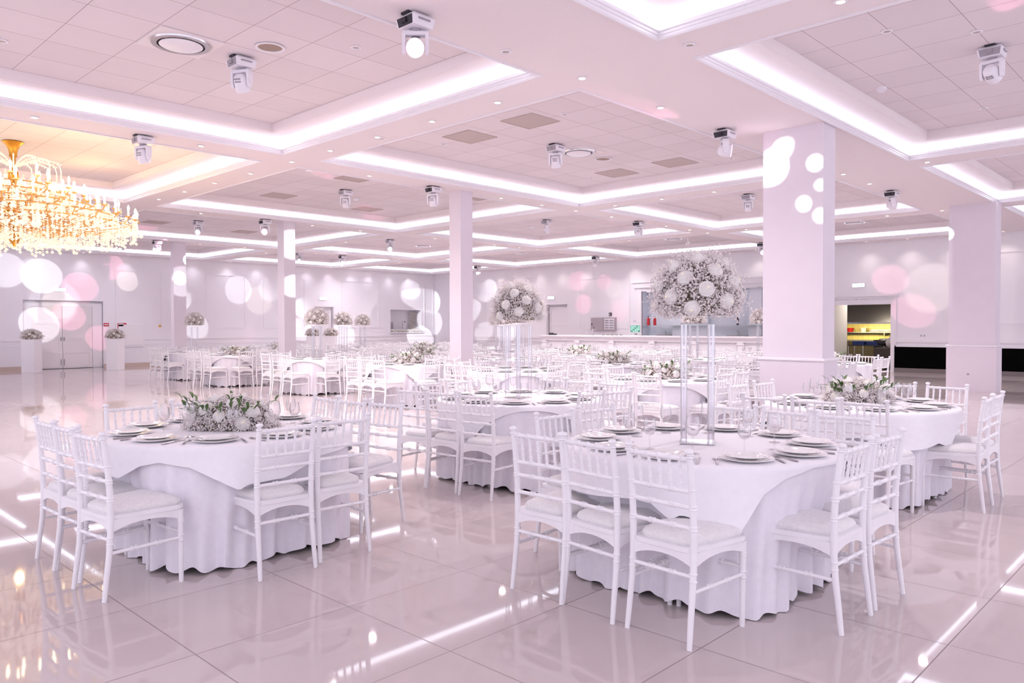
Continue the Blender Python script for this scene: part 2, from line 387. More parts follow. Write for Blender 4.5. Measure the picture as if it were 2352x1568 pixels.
# kitchen behind the opening
kx0, kx1, ky0, ky1 = WX+.02, WX+5.2, 6.2, 12.6
struct(MB().add([(kx0, ky0, .004), (kx1, ky0, .004), (kx1, ky1, .004), (kx0, ky1, .004)], [(0, 1, 2, 3)]).build('floor_kitchen', kflr_m))
struct(MB().add([(kx1, ky0, 0), (kx1, ky1, 0), (kx1, ky1, 2.9), (kx1, ky0, 2.9)], [(0, 1, 2, 3)]).build('wall_kitchen_back', ytile_m))
struct(MB().add([(kx0, ky0, 0), (kx1, ky0, 0), (kx1, ky0, 2.9), (kx0, ky0, 2.9)], [(0, 1, 2, 3)]).build('wall_kitchen_side', wall_m))
struct(MB().box(kx0, KY1+.0, 0, kx0+1.9, KY1+.06, 2.6).build('wall_kitchen_passage', wall_m))
struct(MB().add([(kx0+1.9, ky1, 0), (kx1, ky1, 0), (kx1, ky1, 2.9), (kx0+1.9, ky1, 2.9)], [(0, 1, 2, 3)]).build('wall_kitchen_far', ytile_m))
struct(MB().add([(kx0, ky0, 2.9), (kx1, ky0, 2.9), (kx1, ky1, 2.9), (kx0, ky1, 2.9)], [(0, 1, 2, 3)]).build('ceiling_kitchen', wall_m))
t = empty('kitchen_hood', (kx1-1.2, 9.6, 1.58))
hb = MB(); hb.add([(-.7,-2.3,0),(.58,-2.3,0),(.58,2.3,0),(-.7,2.3,0),(-.1,-2.3,.7),(.58,-2.3,.7),(.58,2.3,.7),(-.1,2.3,.7)], [(0,3,2,1),(4,5,6,7),(0,1,5,4),(1,2,6,5),(2,3,7,6),(3,0,4,7)])
hb.build('hood_shell', dsteel_m, t); MB().box(-.72, -2.3, -.06, .58, 2.3, 0).build('hood_rim', steel_m, t)
tag(t, 'stainless steel extractor hood in the kitchen beyond the opening', 'extractor hood')
ar = bpy.data.lights.new('kitchen_lamp', 'AREA'); ar.energy = 30; ar.size = 1.2; ar.color = (1, .88, .70)
ao = bpy.data.objects.new('kitchen_lamp', ar); col.objects.link(ao); ao.location = (kx1-2.9, 9.2, 2.85)
a2 = bpy.data.lights.new('hood_fill_lamp', 'AREA'); a2.shape = 'RECTANGLE'; a2.size = .5; a2.size_y = 3.2; a2.energy = 75; a2.color = (1, .84, .42)  # fill light added under the hood to brighten the tiled back wall
ao = bpy.data.objects.new('hood_fill_lamp', a2); col.objects.link(ao); ao.location = (kx1-1.3, 9.6, 1.50); ao.rotation_euler = (0, R(-35), 0)
def shelf_unit():
    t = empty('wall_shelf', (kx1-.2, 9.9, 1.18)); MB().box(-.2, -1.9, 0, .2, 1.9, .03).build('shelf_board', dsteel_m, t)
    for q in (-1.6, 0, 1.6): MB().box(-.15, q, -.12, .2, q+.03, 0).build('bracket', dsteel_m, t)
    tag(t, 'long steel wall shelf in the kitchen behind the worktop', 'shelf')
shelf_unit()
t = empty('kitchen_worktop', (kx1-.45, 10.1, 0)); MB().bbox(-.4, -1.3, .86, .42, 2.2, .91).build('worktop', dsteel_m, t)
for q in (-1.25, .4, 2.05): MB().box(-.35, q, 0, -.3, q+.05, .86).build('leg', dsteel_m, t)
MB().box(-.35, -1.25, .25, .4, 2.1, .28).build('undershelf', dsteel_m, t)
tag(t, 'stainless steel kitchen worktop against the yellow tiled wall', 'worktop')
for k, (yy, s_, mm, lb) in enumerate(((11.2, .14, red_m, 'small red pot on left end of kitchen wall shelf'), (10.7, .12, white_m, 'small white bowl on the kitchen wall shelf beside red pot'))):
    tag(MB().lathe([(.0, 0), (s_*.7, 0), (s_, .16), (s_*.9, .16), (s_*.6, .02), (0, .02)], (0, 0, 0), 16).build('pot' if k == 0 else 'bowl', mm, None, (kx1-.25, yy, 1.21)), lb, 'pot' if k == 0 else 'bowl')
tb = MB(); tb.bbox(-.12, -.45, 0, .12, .45, .05, .01).box(-.1, -.4, .05, .1, .4, .09)
tag(tb.build('tray_stack', steel_m, None, (kx1-.25, 10.0, 1.21)), 'steel trays stacked on the kitchen wall shelf', 'trays')
t = empty('steel_fridge', (kx1-.9, 8.35, 0)); MB().bbox(-.35, -.35, .1, .4, .38, 1.75, .02).build('cabinet', dsteel_m, t); MB().bbox(-.375, -.3, 1.0, -.35, .3, 1.65, .01).build('door', black_m, t); MB().box(-.42, .2, 1.1, -.375, .24, 1.5).build('handle', steel_m, t)
for sx in (-.28, .3):
    for sy in (-.28, .3): MB().box(sx, sy, 0, sx+.05, sy+.05, .1).build('foot', black_m, t)
tag(t, 'tall steel fridge with dark door panel right side of kitchen', 'fridge')
t = empty('trolley', (WX+1.9, 9.45, 0))
for sx in (-.3, .27):
    for sy in (-.6, .57): MB().box(sx, sy, .06, sx+.03, sy+.03, .8).build('post', steel_m, t)
for z_ in (.25, .76): MB().box(-.3, -.6, z_, .3, .6, z_+.03).build('shelf', black_m, t)
for sx in (-.28, .28):
    for sy in (-.58, .58): MB().lathe([(0, -.015), (.05, -.015), (.05, .015), (0, .015)], (sx, sy, .05), 12, 'y').build('wheel', black_m, t)
tag(t, 'dark metal kitchen trolley standing just inside the opening', 'trolley')
def crate(loc, lab, m_, sx=.3, sy=.4, sz=.12, name='crate'):
    t = empty(name, loc); b = MB(); b.box(-sx/2, -sy/2, 0, sx/2, sy/2, .01)
    for a in ((-sx/2, -sy/2, sx/2, -sy/2+.015), (-sx/2, sy/2-.015, sx/2, sy/2), (-sx/2, -sy/2, -sx/2+.015, sy/2), (sx/2-.015, -sy/2, sx/2, sy/2)): b.box(a[0], a[1], .01, a[2], a[3], sz)
    b.build('tub', m_, t); b = MB(); b.box(-sx/2-.012, -sy/2-.012, sz-.02, sx/2+.012, -sy/2, sz).box(-sx/2-.012, sy/2, sz-.02, sx/2+.012, sy/2+.012, sz).box(-sx/2-.012, -sy/2, sz-.02, -sx/2, sy/2, sz).box(sx/2, -sy/2, sz-.02, sx/2+.012, sy/2, sz)
    b.build('rim', m_, t); return tag(t, lab, name)
crate((WX+1.9, 9.75, .79), 'blue plastic crate on the kitchen trolley, left one', blue_m)
crate((WX+1.9, 9.3, .79), 'blue plastic crate on the kitchen trolley, right one', blue_m)
crate((WX+2.9, 9.15, .0), 'dark tall waste bin standing behind the kitchen trolley', black_m, .5, .8, .95, 'bin')
def lump(loc, rx_, ry_, rz_, m_, name, lab, cat, seed):
    r_ = random.Random(seed); b = MB(); n, k = 18, 10; vs = []; fs = []
    for i in range(k+1):
        for j in range(n):
            th, ph = PI*i/k, 2*PI*j/n; q = 1+.16*math.sin(3*ph+seed)*math.sin(th*2)+.1*r_.uniform(-1, 1)
            vs.append((rx_*q*math.sin(th)*math.cos(ph), ry_*q*math.sin(th)*math.sin(ph), rz_*(1-math.cos(th)*q)))
    for i in range(k):
        for j in range(n): fs.append((i*n+j, i*n+(j+1) % n, (i+1)*n+(j+1) % n, (i+1)*n+j))
    return tag(b.add(vs, fs, True).build(name, m_, None, loc), lab, cat)
lump((WX+1.1, 8.42, .72), .2, .22, .19, noise_col(mat('crumpled_white_bag', (.7, .68, .66), .6), (.6, .58, .56), (.8, .78, .76), 8), 'white_bag', 'crumpled white bag on the dark cart inside the kitchen opening', 'bag', 3)
lump((WX+1.5, 8.75, .78), .2, .3, .12, black_m, 'dark_coat', 'black folded coat lying behind the white bag in kitchen', 'coat', 5)
t = empty('serving_cart', (WX+1.3, 8.55, 0)); MB().bbox(-.4, -.38, .12, .4, .42, .72, .02).build('cart_body', mat('dark_cart', (.05, .04, .03), .5), t)
for sx in (-.32, .32):
    for sy in (-.3, .34): MB().lathe([(0, -.02), (.06, -.02), (.06, .02), (0, .02)], (sx, sy, .06), 12, 'y').build('wheel', black_m, t)
tag(t, 'dark closed serving cart under the white bag in kitchen', 'cart')

# hatch in the left wall: ledge with rose petals, two panels and flower wall strip behind
tag(MB().bbox(SV0-.08, WY-.14, SZ0-.05, SV1+.08, WY+.3, SZ0, .01).build('hatch_ledge', trim_m), 'white ledge under the square hatch in far left wall', 'ledge')
r_ = random.Random(11); b = MB()
for k in range(420):
    b.octa((r_.uniform(SV0, SV1), WY+r_.uniform(-.1, .25), SZ0+r_.uniform(.01, .12)), r_.uniform(.02, .04))
tag(b.build('petal_garland', rose_m), 'bank of cream flowers lying on the ledge of square hatch', 'flowers', kind='stuff')
b = MB()
for k in range(500): b.octa((r_.uniform(SV1-.42, SV1-.03), WY+r_.uniform(.35, .55), r_.uniform(SZ0+.1, SZ1-.1)), r_.uniform(.015, .035))
tag(b.build('flower_wall', gyp_m), 'strip of hanging white blossom inside right of the hatch', 'flowers', kind='stuff')
tag(MB().bbox(SV0+.12, WY+.3, SZ0, SV0+.4, WY+.45, SZ0+.48, .01).build('white_box', cabin_m), 'pale grey box standing inside hatch at left', 'box')
b = empty('wall_switch', (SV1-.62, WY+.58, SZ0+.46)); MB().bbox(-.12, -.02, -.3, .12, 0, .1, .005).build('plate', trim_m, b); MB().box(-.02, -.04, .02, .03, -.02, .07).build('button', black_m, b)
tag(b, 'white plate with black button inside the square hatch', 'switch')

# exit signs
def exit_sign(loc, axis, lab):
    t = empty('exit_sign', loc, 0 if axis == 'y' else -PI/2)
    MB().bbox(-.2, -.04, -.07, .2, 0, .07, .01).build('housing', white_m, t)
    MB().box(-.185, -.046, -.055, .185, -.041, .055).build('lit_panel', exit_m, t)
    MB().add([(.03, -.049, -.012), (.09, -.049, -.012), (.09, -.049, -.03), (.135, -.049, 0), (.09, -.049, .03), (.09, -.049, .012), (.03, -.049, .012)], [tuple(range(7))]).build('arrow', exitg_m, t)
    MB().add([(-.12, -.049, -.03), (-.105, -.049, -.03), (-.095, -.049, -.008), (-.08, -.049, -.03), (-.066, -.049, -.028), (-.088, -.049, .012), (-.07, -.049, .012), (-.07, -.049, .02), (-.088, -.049, .022), (-.09, -.049, .038), (-.104, -.049, .038), (-.106, -.049, .02), (-.125, -.049, .01), (-.125, -.049, 0), (-.108, -.049, .006)], [tuple(range(15))]).build('running_figure', exitg_m, t)
    MB().box(-.05, -.050, -.035, -.02, -.047, .035).build('doorway_mark', exitg_m, t); return tag(t, lab, 'exit sign')
exit_sign((8.47, WY, 2.79), 'y', 'lit exit sign above the double door on left wall')
exit_sign((19.1, WY, 2.73), 'y', 'lit exit sign above the narrow door between tall bouquets')
exit_sign((WX, 22.3, 2.72), 'x', 'lit exit sign above the door at left end of bar')
exit_sign((WX, 9.13, 2.76), 'x', 'lit exit sign above the open kitchen doorway')
# sockets, fire box, round plug
def socket(loc, rz, lab, n=2):
    t = empty('wall_socket', loc, rz); MB().bbox(-.045*n, -.012, -.045, .045*n, 0, .045, .004).build('face_plate', white_m, t)
    for k in range(n): MB().lathe([(0, -.014), (.022, -.014), (.022, -.01)], (-.045*(n-1)+.09*k, 0, 0), 14, 'y').build('outlet', grey_m, t)
    return tag(t, lab, 'socket')
socket((WX, 7.22, 1.14), -PI/2, 'double wall socket right of the kitchen doorway')
t = empty('fire_cabinet', (10.35, WY, 1.52)); MB().bbox(0, -.06, -.12, .32, 0, .1, .008).build('case', red_m, t); MB().box(.03, -.065, -.02, .2, -.061, .08).build('label_panel', white_m, t)
tag(t, 'red fire box on left wall behind the right pedestal flowers', 'fire box')
t = empty('fire_sign', (9.98, WY, 1.56)); MB().box(-.09, -.01, -.06, .09, 0, .06).build('plate', red_m, t); MB().box(-.07, -.013, -.015, .07, -.011, .02).build('band', white_m, t)
tag(t, 'small red and white sign on left wall beside double door', 'sign')
t = empty('meter_cupboard', (10.3, WY, .72)); MB().bbox(.0, -.05, 0, 1.0, 0, .92, .01).build('cupboard_frame', trim_m, t); MB().bbox(.07, -.065, .07, .93, -.05, .85, .008).build('cupboard_door', doorw_m, t)
tag(t, 'low white wall cupboard behind the right flower pedestal', 'cupboard')
t = empty('warning_sign', (11.9, WY, 1.47)); MB().add([(-.07, -.008, 0), (.07, -.008, 0), (0, -.008, .12)], [(0, 1, 2)]).build('triangle', mat('amber', (.7, .35, .05), .5), t)
tag(t, 'tiny amber triangle sign on left wall', 'sign')

# ------------------------------------------------------------------ columns
def column(x0, y0, x1, y1, lab, ped=True):
    t = empty('column', ((x0+x1)/2, (y0+y1)/2, 0)); dx, dy = (x1-x0)/2, (y1-y0)/2
    MB().box(-dx, -dy, (1.02 if ped else 0), dx, dy, HC).build('shaft', column_m, t)
    if ped:
        MB().box(-dx-.03, -dy-.03, 0, dx+.03, dy+.03, .98).build('pedestal', column_m, t)
        MB().bbox(-dx-.05, -dy-.05, .98, dx+.05, dy+.05, 1.02, .01).build('moulding', trim_m, t)
        MB().lathe([(0, -.004), (.025, -.004), (.02, -.012), (0, -.012)], (-dx-.03, .05, .38), 14, 'x').build('cable_outlet', grey_m, t)
    return tag(t, lab, 'column')
column(10.1, 4.04, 10.5, 4.87, 'large square white column right of centre with panelled base')
column(19.15, 3.94, 19.6, 4.85, 'white column at right edge in front of black dado')
column(10.14, 11.12, 10.46, 11.45, 'slim white column left of the central tall bouquet', False)
column(10.0, 17.57, 10.32, 17.88, 'slim white column behind the left tables with oval light patch', False)
column(9.97, 24.2, 10.36, 24.42, 'farthest slim white column at left by the wall', False)

# ------------------------------------------------------------------ ceiling fittings
def downlight_mesh(lit):
    t = empty('downlight')
    MB().lathe([(.035, -.001), (.055, -.001), (.058, -.008), (.05, -.014), (.036, -.012), (.035, -.001)], n=18).build('bezel', trim_m, t)
    MB().lathe([(1e-4, -.006), (.035, -.006)], n=18).build('lamp', dl_m if lit else off_m, t)
    return t
DL = [(2.86,11.12),(5.0,11.12),(6.46,2.45),(6.46,16.37),(6.46,15.1),(6.46,13.8),(6.5,12.51),(6.5,11.15),(6.5,5.19),(6.5,10.04),(6.5,8.85),(6.5,7.67),(6.5,6.47),(7.94,17.7),(8.04,5.2),(8.05,11.2),
(8.2,24.2),(10.83,24.23),(10.93,17.75),(11.35,11.2),(12.33,24.2),(12.44,17.75),(12.62,11.2),(13.75,3.81),(13.75,25.39),(13.8,20.47),(13.8,5.17),(13.8,11.2),(13.8,10.09),(13.8,8.89),(13.8,7.68),
(15.05,24.2),(15.07,5.16),(15.13,17.75),(15.17,11.2),(17.5,24.2),(17.59,11.2),(17.66,17.75),(18.77,11.2),(18.77,24.2),(18.86,17.75),(19.7,28.88),(19.75,26.51),(19.75,25.47),(19.75,24.28),(19.75,23.13),(19.75,17.75),
(19.75,5.15),(19.75,10.01),(19.75,11.2),(19.75,13.91),(19.75,7.68),(19.75,19.24),(19.75,15.28),(19.75,6.35),(20.98,17.75),(21.0,5.12),(22.27,17.75),(24.4,24.2),(24.4,17.75),
(5.6,29.93),(7.6,29.93),(9.18,29.93),(10.68,29.93),(13.2,29.93),(14.6,29.93),(15.9,29.93),(17.2,29.93),(18.3,29.93),(19.4,29.93),(20.6,29.93),(21.6,29.93),(22.8,29.93),(24.0,29.93),
(25.37,5.05),(25.37,6.33),(25.37,7.57),(25.37,8.78),(25.37,12.5),(25.37,13.9),(25.37,15.3),(25.37,16.6),(25.37,17.8),(25.37,20.3),(25.37,21.62),(25.37,22.94),(25.37,24.2),(25.37,25.45),(25.37,28.2)]
def beam_name(x, y):
    for v, n_ in ((11.12, 'first cross beam beyond the front tray'), (5.17, 'wide beam over the big column'), (17.75, 'beam behind the chandelier tray'), (24.2, 'beam before the last tray row'), (29.93, 'strip along the far left wall')):
        if abs(y-v) < .12 and not (24.9 < x): return n_
    for v, n_ in ((6.48, 'beam beside the chandelier'), (13.78, 'beam passing behind the big column'), (19.73, 'beam nearest the bar side bay'), (25.37, 'strip along the bar wall')):
        if abs(x-v) < .12: return n_
    return 'ceiling'
dlamp = bpy.data.lights.new('downlight_beam', 'SPOT'); dlamp.spot_size = R(150); dlamp.spot_blend = 1; dlamp.energy = DOWN_POWER; dlamp.color = (1, .915, .95); dlamp.shadow_soft_size = .06
dlamp2 = dlamp.copy(); dlamp2.energy = 12; dlamp2.spot_size = R(110); dlamp2.color = (1, .88, .80); dlamp3 = dlamp2.copy(); dlamp3.energy = 8; dlamp3.color = (.96, .90, 1)
dl0 = downlight_mesh(True); used = False; groups = {}
for x, y in DL: groups.setdefault(beam_name(x, y), []).append((x, y))
for bn, L_ in groups.items():
    L_.sort(key=lambda q: px(q[0], q[1], HC)[0])
    for k, (x, y) in enumerate(L_):
        o = dl0 if not used else copy_tree(dl0); used = True
        o.location = (x, y, HC); tag(o, 'lit downlight, %s in the %s' % (rank(k, len(L_)), bn), 'downlight', 'lit ceiling downlights')
        l = dlamp if not bn.startswith('strip') else dlamp3 if 'left' in bn else dlamp2; lo = bpy.data.objects.new('downlight_beam', l); col.objects.link(lo); lo.location = (x, y, HC-.03)
dl1 = downlight_mesh(False); used = False
UN = [((4.8,6.91),HT,'left tray near the speaker'),((2.13,9.39),HT,'left tray at the frame edge'),((8.29,2.68),HT,'top right tray, nearest the camera'),((8.95,2.03),HT,'top right tray beside the stage light'),((12.13,2.66),HT,'top right tray far end'),
 ((8.34,6.97),HT,'central tray above the brown panels'),((8.31,9.52),HT,'central tray left of brown panels'),((12.61,6.68),HT,'central tray near the big column'),((12.28,9.57),HT,'central tray far left corner'),((11.06,15.46),HT,'tray behind the first slim column'),
 ((5.36,5.22),HC,'wide beam above the central tray'),((6.45,3.85),HC,'crossing of the two nearest beams'),((6.59,8.87),HC,'beam left of central tray'),((7.1,11.62),HC,'beam corner beyond the front tray'),((14.36,6.95),HT,'tray just right of big column')]
for (q, z, d) in UN:
    o = dl1 if not used else copy_tree(dl1); used = True; o.location = (*q, z); tag(o, 'unlit round downlight in the '+d, 'downlight', 'unlit ceiling downlights')
# round air diffusers
def diffuser():
    t = empty('air_diffuser'); MB().box(-.33, -.33, -.012, .33, .33, -.001).build('mounting_plate', soffit_m, t)
    MB().lathe([(.235, -.03), (.29, -.03), (.295, -.012), (.23, -.013)], n=40).build('chrome_ring', steel_m, t)
    MB().lathe([(.20, -.0135), (.235, -.0135)], n=40).build('dark_gap', black_m, t)
    MB().lathe([(1e-4, -.045), (.20, -.042), (.215, -.034), (.20, -.028), (.05, -.026)], n=40).build('centre_disc', trim_m, t)
    return t
d0 = diffuser(); used = False
for (x, y), lb in (((3.45, 8.12), 'large round air diffuser with chrome ring in left front tray'), ((10.3, 8.3), 'round white air diffuser behind the central stage light'), ((22.78, 14.21), 'round air diffuser in tray above the bar'), ((22.87, 8.24), 'round air diffuser in tray behind the big column'), ((22.63, 21.3), 'far round air diffuser above the bar end door'), ((18.17, 21.97), 'small far round air diffuser right of slim column')):
    o = d0 if not used else copy_tree(d0); used = True; o.location = (x, y, HT); tag(o, lb, 'air diffuser', 'round air diffusers')
def speaker():
    t = empty('ceiling_speaker'); MB().lathe([(.125, -.002), (.15, -.004), (.155, -.015), (.128, -.016), (.125, -.002)], n=32).build('rim', trim_m, t)
    MB().lathe([(1e-4, -.006), (.126, -.006)], n=32).build('mesh', brown_m, t); return t
d0 = speaker(); used = False
for (x, y), lb in (((4.16, 7.56), 'round brown mesh ceiling speaker beside the large diffuser'), ((11.03, 8.33), 'round ceiling speaker next to the central air diffuser'), ((12.9, 22.4), 'far round ceiling speaker right of the second slim column')):
    o = d0 if not used else copy_tree(d0); used = True; o.location = (x, y, HT); tag(o, lb, 'speaker', 'round ceiling speakers')
g0 = None
for (x, y), lb in (((8.3, 8.88), 'square brown return grille, left of pair in central tray'), ((8.28, 7.57), 'square brown return grille, right of pair in central tray'), ((12.25, 8.92), 'square brown grille left of far pair in central tray'), ((12.21, 7.59), 'square brown grille nearest the big column'),
    ((8.95, 15.93), 'square pink lit grille beyond the chandelier beam'), ((8.98, 12.98), 'square grille under pink light streaks behind front tray'), ((11.53, 16.17), 'square grille left of first slim column'), ((8.74, 22.41), 'square grille right of the chandelier'), ((11.55, 22.71), 'square grille left of second slim column'), ((12.3, 12.9), 'square grille just behind first slim column')):
    if g0 is None:
        g0 = empty('return_grille'); b = MB()
        b.box(-.29, -.29, -.006, .29, .29, -.001); b.build('perforated_panel', grille_m, g0)
        b = MB(); b.box(-.31, -.31, -.010, .31, -.29, -.001).box(-.31, .29, -.010, .31, .31, -.001).box(-.31, -.29, -.010, -.29, .29, -.001).box(.29, -.29, -.010, .31, .29, -.001); b.build('edge_frame', grille_m, g0); o = g0
    else: o = copy_tree(g0)
    o.location = (x, y, HT); tag(o, lb, 'ceiling grille', 'square return air grilles')
def smoke():
    t = empty('smoke_detector'); MB().lathe([(1e-4, -.06), (.03, -.058), (.045, -.04), (.06, -.03), (.062, 0)], n=20).build('body', white_m, t); MB().lathe([(.045, -.038), (.048, -.034), (.05, -.03)], n=20).build('vent_slot', grey_m, t); return t
s0 = smoke(); used = False
for (x, y, z), lb in (((10.21, 3.36, HT), 'white smoke detector in top right ceiling tray'), ((10.4, 15.0, HT), 'white smoke detector in the tray left of first slim column'), ((17.0, 15.5, HT), 'white smoke detector in far middle tray')):
    o = s0 if not used else copy_tree(s0); used = True; o.location = (x, y, z); tag(o, lb, 'smoke detector', 'ceiling smoke detectors')
t = empty('dome_camera', (20.9, 12.6, HT)); MB().lathe([(1e-4, -.14), (.05, -.13), (.075, -.09), (.08, -.05), (.05, -.04), (.03, 0)], n=18).build('dome', black_m, t); MB().lathe([(.03, -.02), (.09, -.015), (.09, 0)], n=18).build('mount', black_m, t)
tag(t, 'small black ceiling camera above the front tall bouquet', 'camera')

# ------------------------------------------------------------------ moving head stage lights
def moving_head(dark, lens, tilt, pan, ring_m):
    t = empty('stage_light')
    MB().box(-.15, -.06, -.02, .15, .06, 0).build('ceiling_bracket', black_m, t)
    # base: tapered housing
    b = MB(); a, c, h = .15, .13, .12
    b.add([(-a+.03, -a+.03, -.02), (a-.03, -a+.03, -.02), (a-.03, a-.03, -.02), (-a+.03, a-.03, -.02), (-a, -a, -.05), (a, -a, -.05), (a, a, -.05), (-a, a, -.05), (-c, -c, -.02-h), (c, -c, -.02-h), (c, c, -.02-h), (-c, c, -.02-h)],
        [(0,1,2,3)]+[(k, (k+1) % 4, 4+(k+1) % 4, 4+k) for k in range(4)]+[(4+k, 4+(k+1) % 4, 8+(k+1) % 4, 8+k) for k in range(4)]+[(11,10,9,8)])
    base = b.build('base', white_m, t)
    b = MB(); b.add([(-a-.001, -.13, -.052), (-a-.001, .13, -.052), (-c-.004, .115, -.135), (-c-.004, -.115, -.135)], [(0, 1, 2, 3)]); b.box(-a-.012, -.03, -.11, -a+.01, .04, -.06)
    b.build('control_panel', black_m if dark else grey_m, base)
    b = MB(); b.bbox(-.08, -a-.012, -.085, .08, -a+.01, -.07, .004); b.build('carry_handle', grey_m, base)
    b = MB(); b.lathe([(0, -.142), (.06, -.142), (.055, -.165), (0, -.165)], n=20); b.build('swivel', grey_m, t)
    yk = empty('yoke', (0, 0, -.165), pan, t)
    yk.name = 'yoke'
    # yoke as one mesh: crossbar plus two tapering cheeks
    b = MB(); b.bbox(-.14, -.055, -.045, .14, .055, 0, .012)
    for s in (-1, 1):
        vs = []
        for xx in (s*.14, s*.105):
            vs += [(xx, -.055, -.03), (xx, .055, -.03), (xx, .05, -.17), (xx, .025, -.225), (xx, -.025, -.225), (xx, -.05, -.17)]
        b.add(vs, [(0,1,2,3,4,5), (11,10,9,8,7,6)]+[(k, (k+1) % 6, 6+(k+1) % 6, 6+k) for k in range(6)])
    for s in (-1, 1): b.lathe([(0, s*.141), (.018, s*.141), (.018, s*.145), (0, s*.146)], (0, 0, -.16), 12, 'x')
    yo = b.mesh('yoke', white_m)
    old = yk; ym = bpy.data.objects.new('yoke', yo); col.objects.link(ym); ym.parent = t; ym.location = old.location; ym.rotation_euler = old.rotation_euler
    bpy.data.objects.remove(old)
    # head
    hd = MB(); hd.lathe([(1e-4, .115), (.05, .11), (.085, .08), (.098, .03), (.1, -.02), (.1, -.085), (.094, -.1), (.085, -.1)], n=24)
    H = hd.build('head', white_m, ym, (0, 0, -.16)); H.rotation_euler = (tilt, 0, 0)
    MB().lathe([(.072, -.098), (.094, -.1), (.094, -.112), (.074, -.112), (.072, -.098)], n=24).build('lens_rim', ring_m, H)
    MB().lathe([(1e-4, -.106), (.05, -.104), (.074, -.098)], n=24).build('lens', lens, H)
    v = MB()
    for q in (.02, .055): v.bbox(-.045, .080, q, .045, .1, q+.018, .003)
    v.build('vent', grey_m, H)
    return t
PI2 = PI/2
# each: x, y, z, dark back, lens, tilt, pan, label
face = R(138)
HEADS = [
 (4.21,5.18,HC,1,'pink',R(72),face,'white stage light near top centre with glowing pink lens'),
 (4.10,8.08,HT,0,'off',R(-28),R(120),'white stage light below the round brown ceiling speaker'),
 (4.19,11.14,HC,0,'off',R(-20),R(115),'white stage light just above the golden chandelier'),
 (9.57,5.17,HC,1,'pink',R(84),R(217),'white stage light beaming pink at the big column'),
 (9.64,8.25,HT,0,'off',R(-20),R(120),'white stage light in front of central round air diffuser'),
 (9.56,2.02,HT,0,'off',R(-70),R(80),'white stage light at top right in the ceiling tray'),
 (9.53,11.22,HC,1,'off',R(-15),R(115),'white stage light directly left of first slim column'),
 (9.60,14.24,HT,0,'off',R(-25),R(130),'white stage light among pink streaks left of first slim column'),
 (9.48,21.29,HT,0,'white',R(60),face,'white stage light with white lens above far left column'),
 (9.51,17.6,HC,1,'pink',R(65),face,'stage light with pink lens just left of second slim column'),
 (9.47,24.17,HC,1,'off',R(-15),face,'white stage light beside the farthest slim column'),
 (9.74,27.94,HT,0,'white',R(60),face,'stage light half hidden by chandelier right edge crystals'),
 (16.35,27.51,HT,0,'white',R(60),face,'far stage light just right of second slim column'),
 (16.26,24.34,HC,1,'off',R(-15),R(115),'far unlit stage light above the tall bouquet pair'),
 (16.10,21.23,HT,0,'white',R(60),face,'far stage light with white lens left of first slim column'),
 (16.25,14.24,HT,0,'off',R(-70),R(50),'white stage light amid pink streaks right of first slim column'),
 (16.34,11.22,HC,1,'off',R(-15),R(115),'white stage light on beam above and left of front bouquet'),
 (16.32,8.23,HT,0,'off',R(-30),R(110),'white stage light immediately left of the big column'),
 (16.20,5.13,HC,1,'off',R(84),R(217),'white stage light right of big column on the wide beam'),
 (23.31,11.28,HC,1,'pink',R(60),face,'far stage light at left edge of big column over bar'),
 (23.27,17.93,HC,1,'off',R(-15),R(115),'far unlit stage light above the bar left end'),
 (23.22,24.38,HC,1,'white',R(55),face,'far stage light with white lens right of first slim column')]
for x, y, z, dk, ln, ti, pa, lb in HEADS:
    t = moving_head(dk, {'pink': lens_pink, 'white': lens_white, 'off': lens_off}[ln], ti, pa, {'pink': pinkring, 'white': white_m, 'off': white_m}[ln])
    t.scale = (.8, .8, .86); t.location = (x, y, z); tag(t, lb, 'stage light', 'ceiling stage lights')

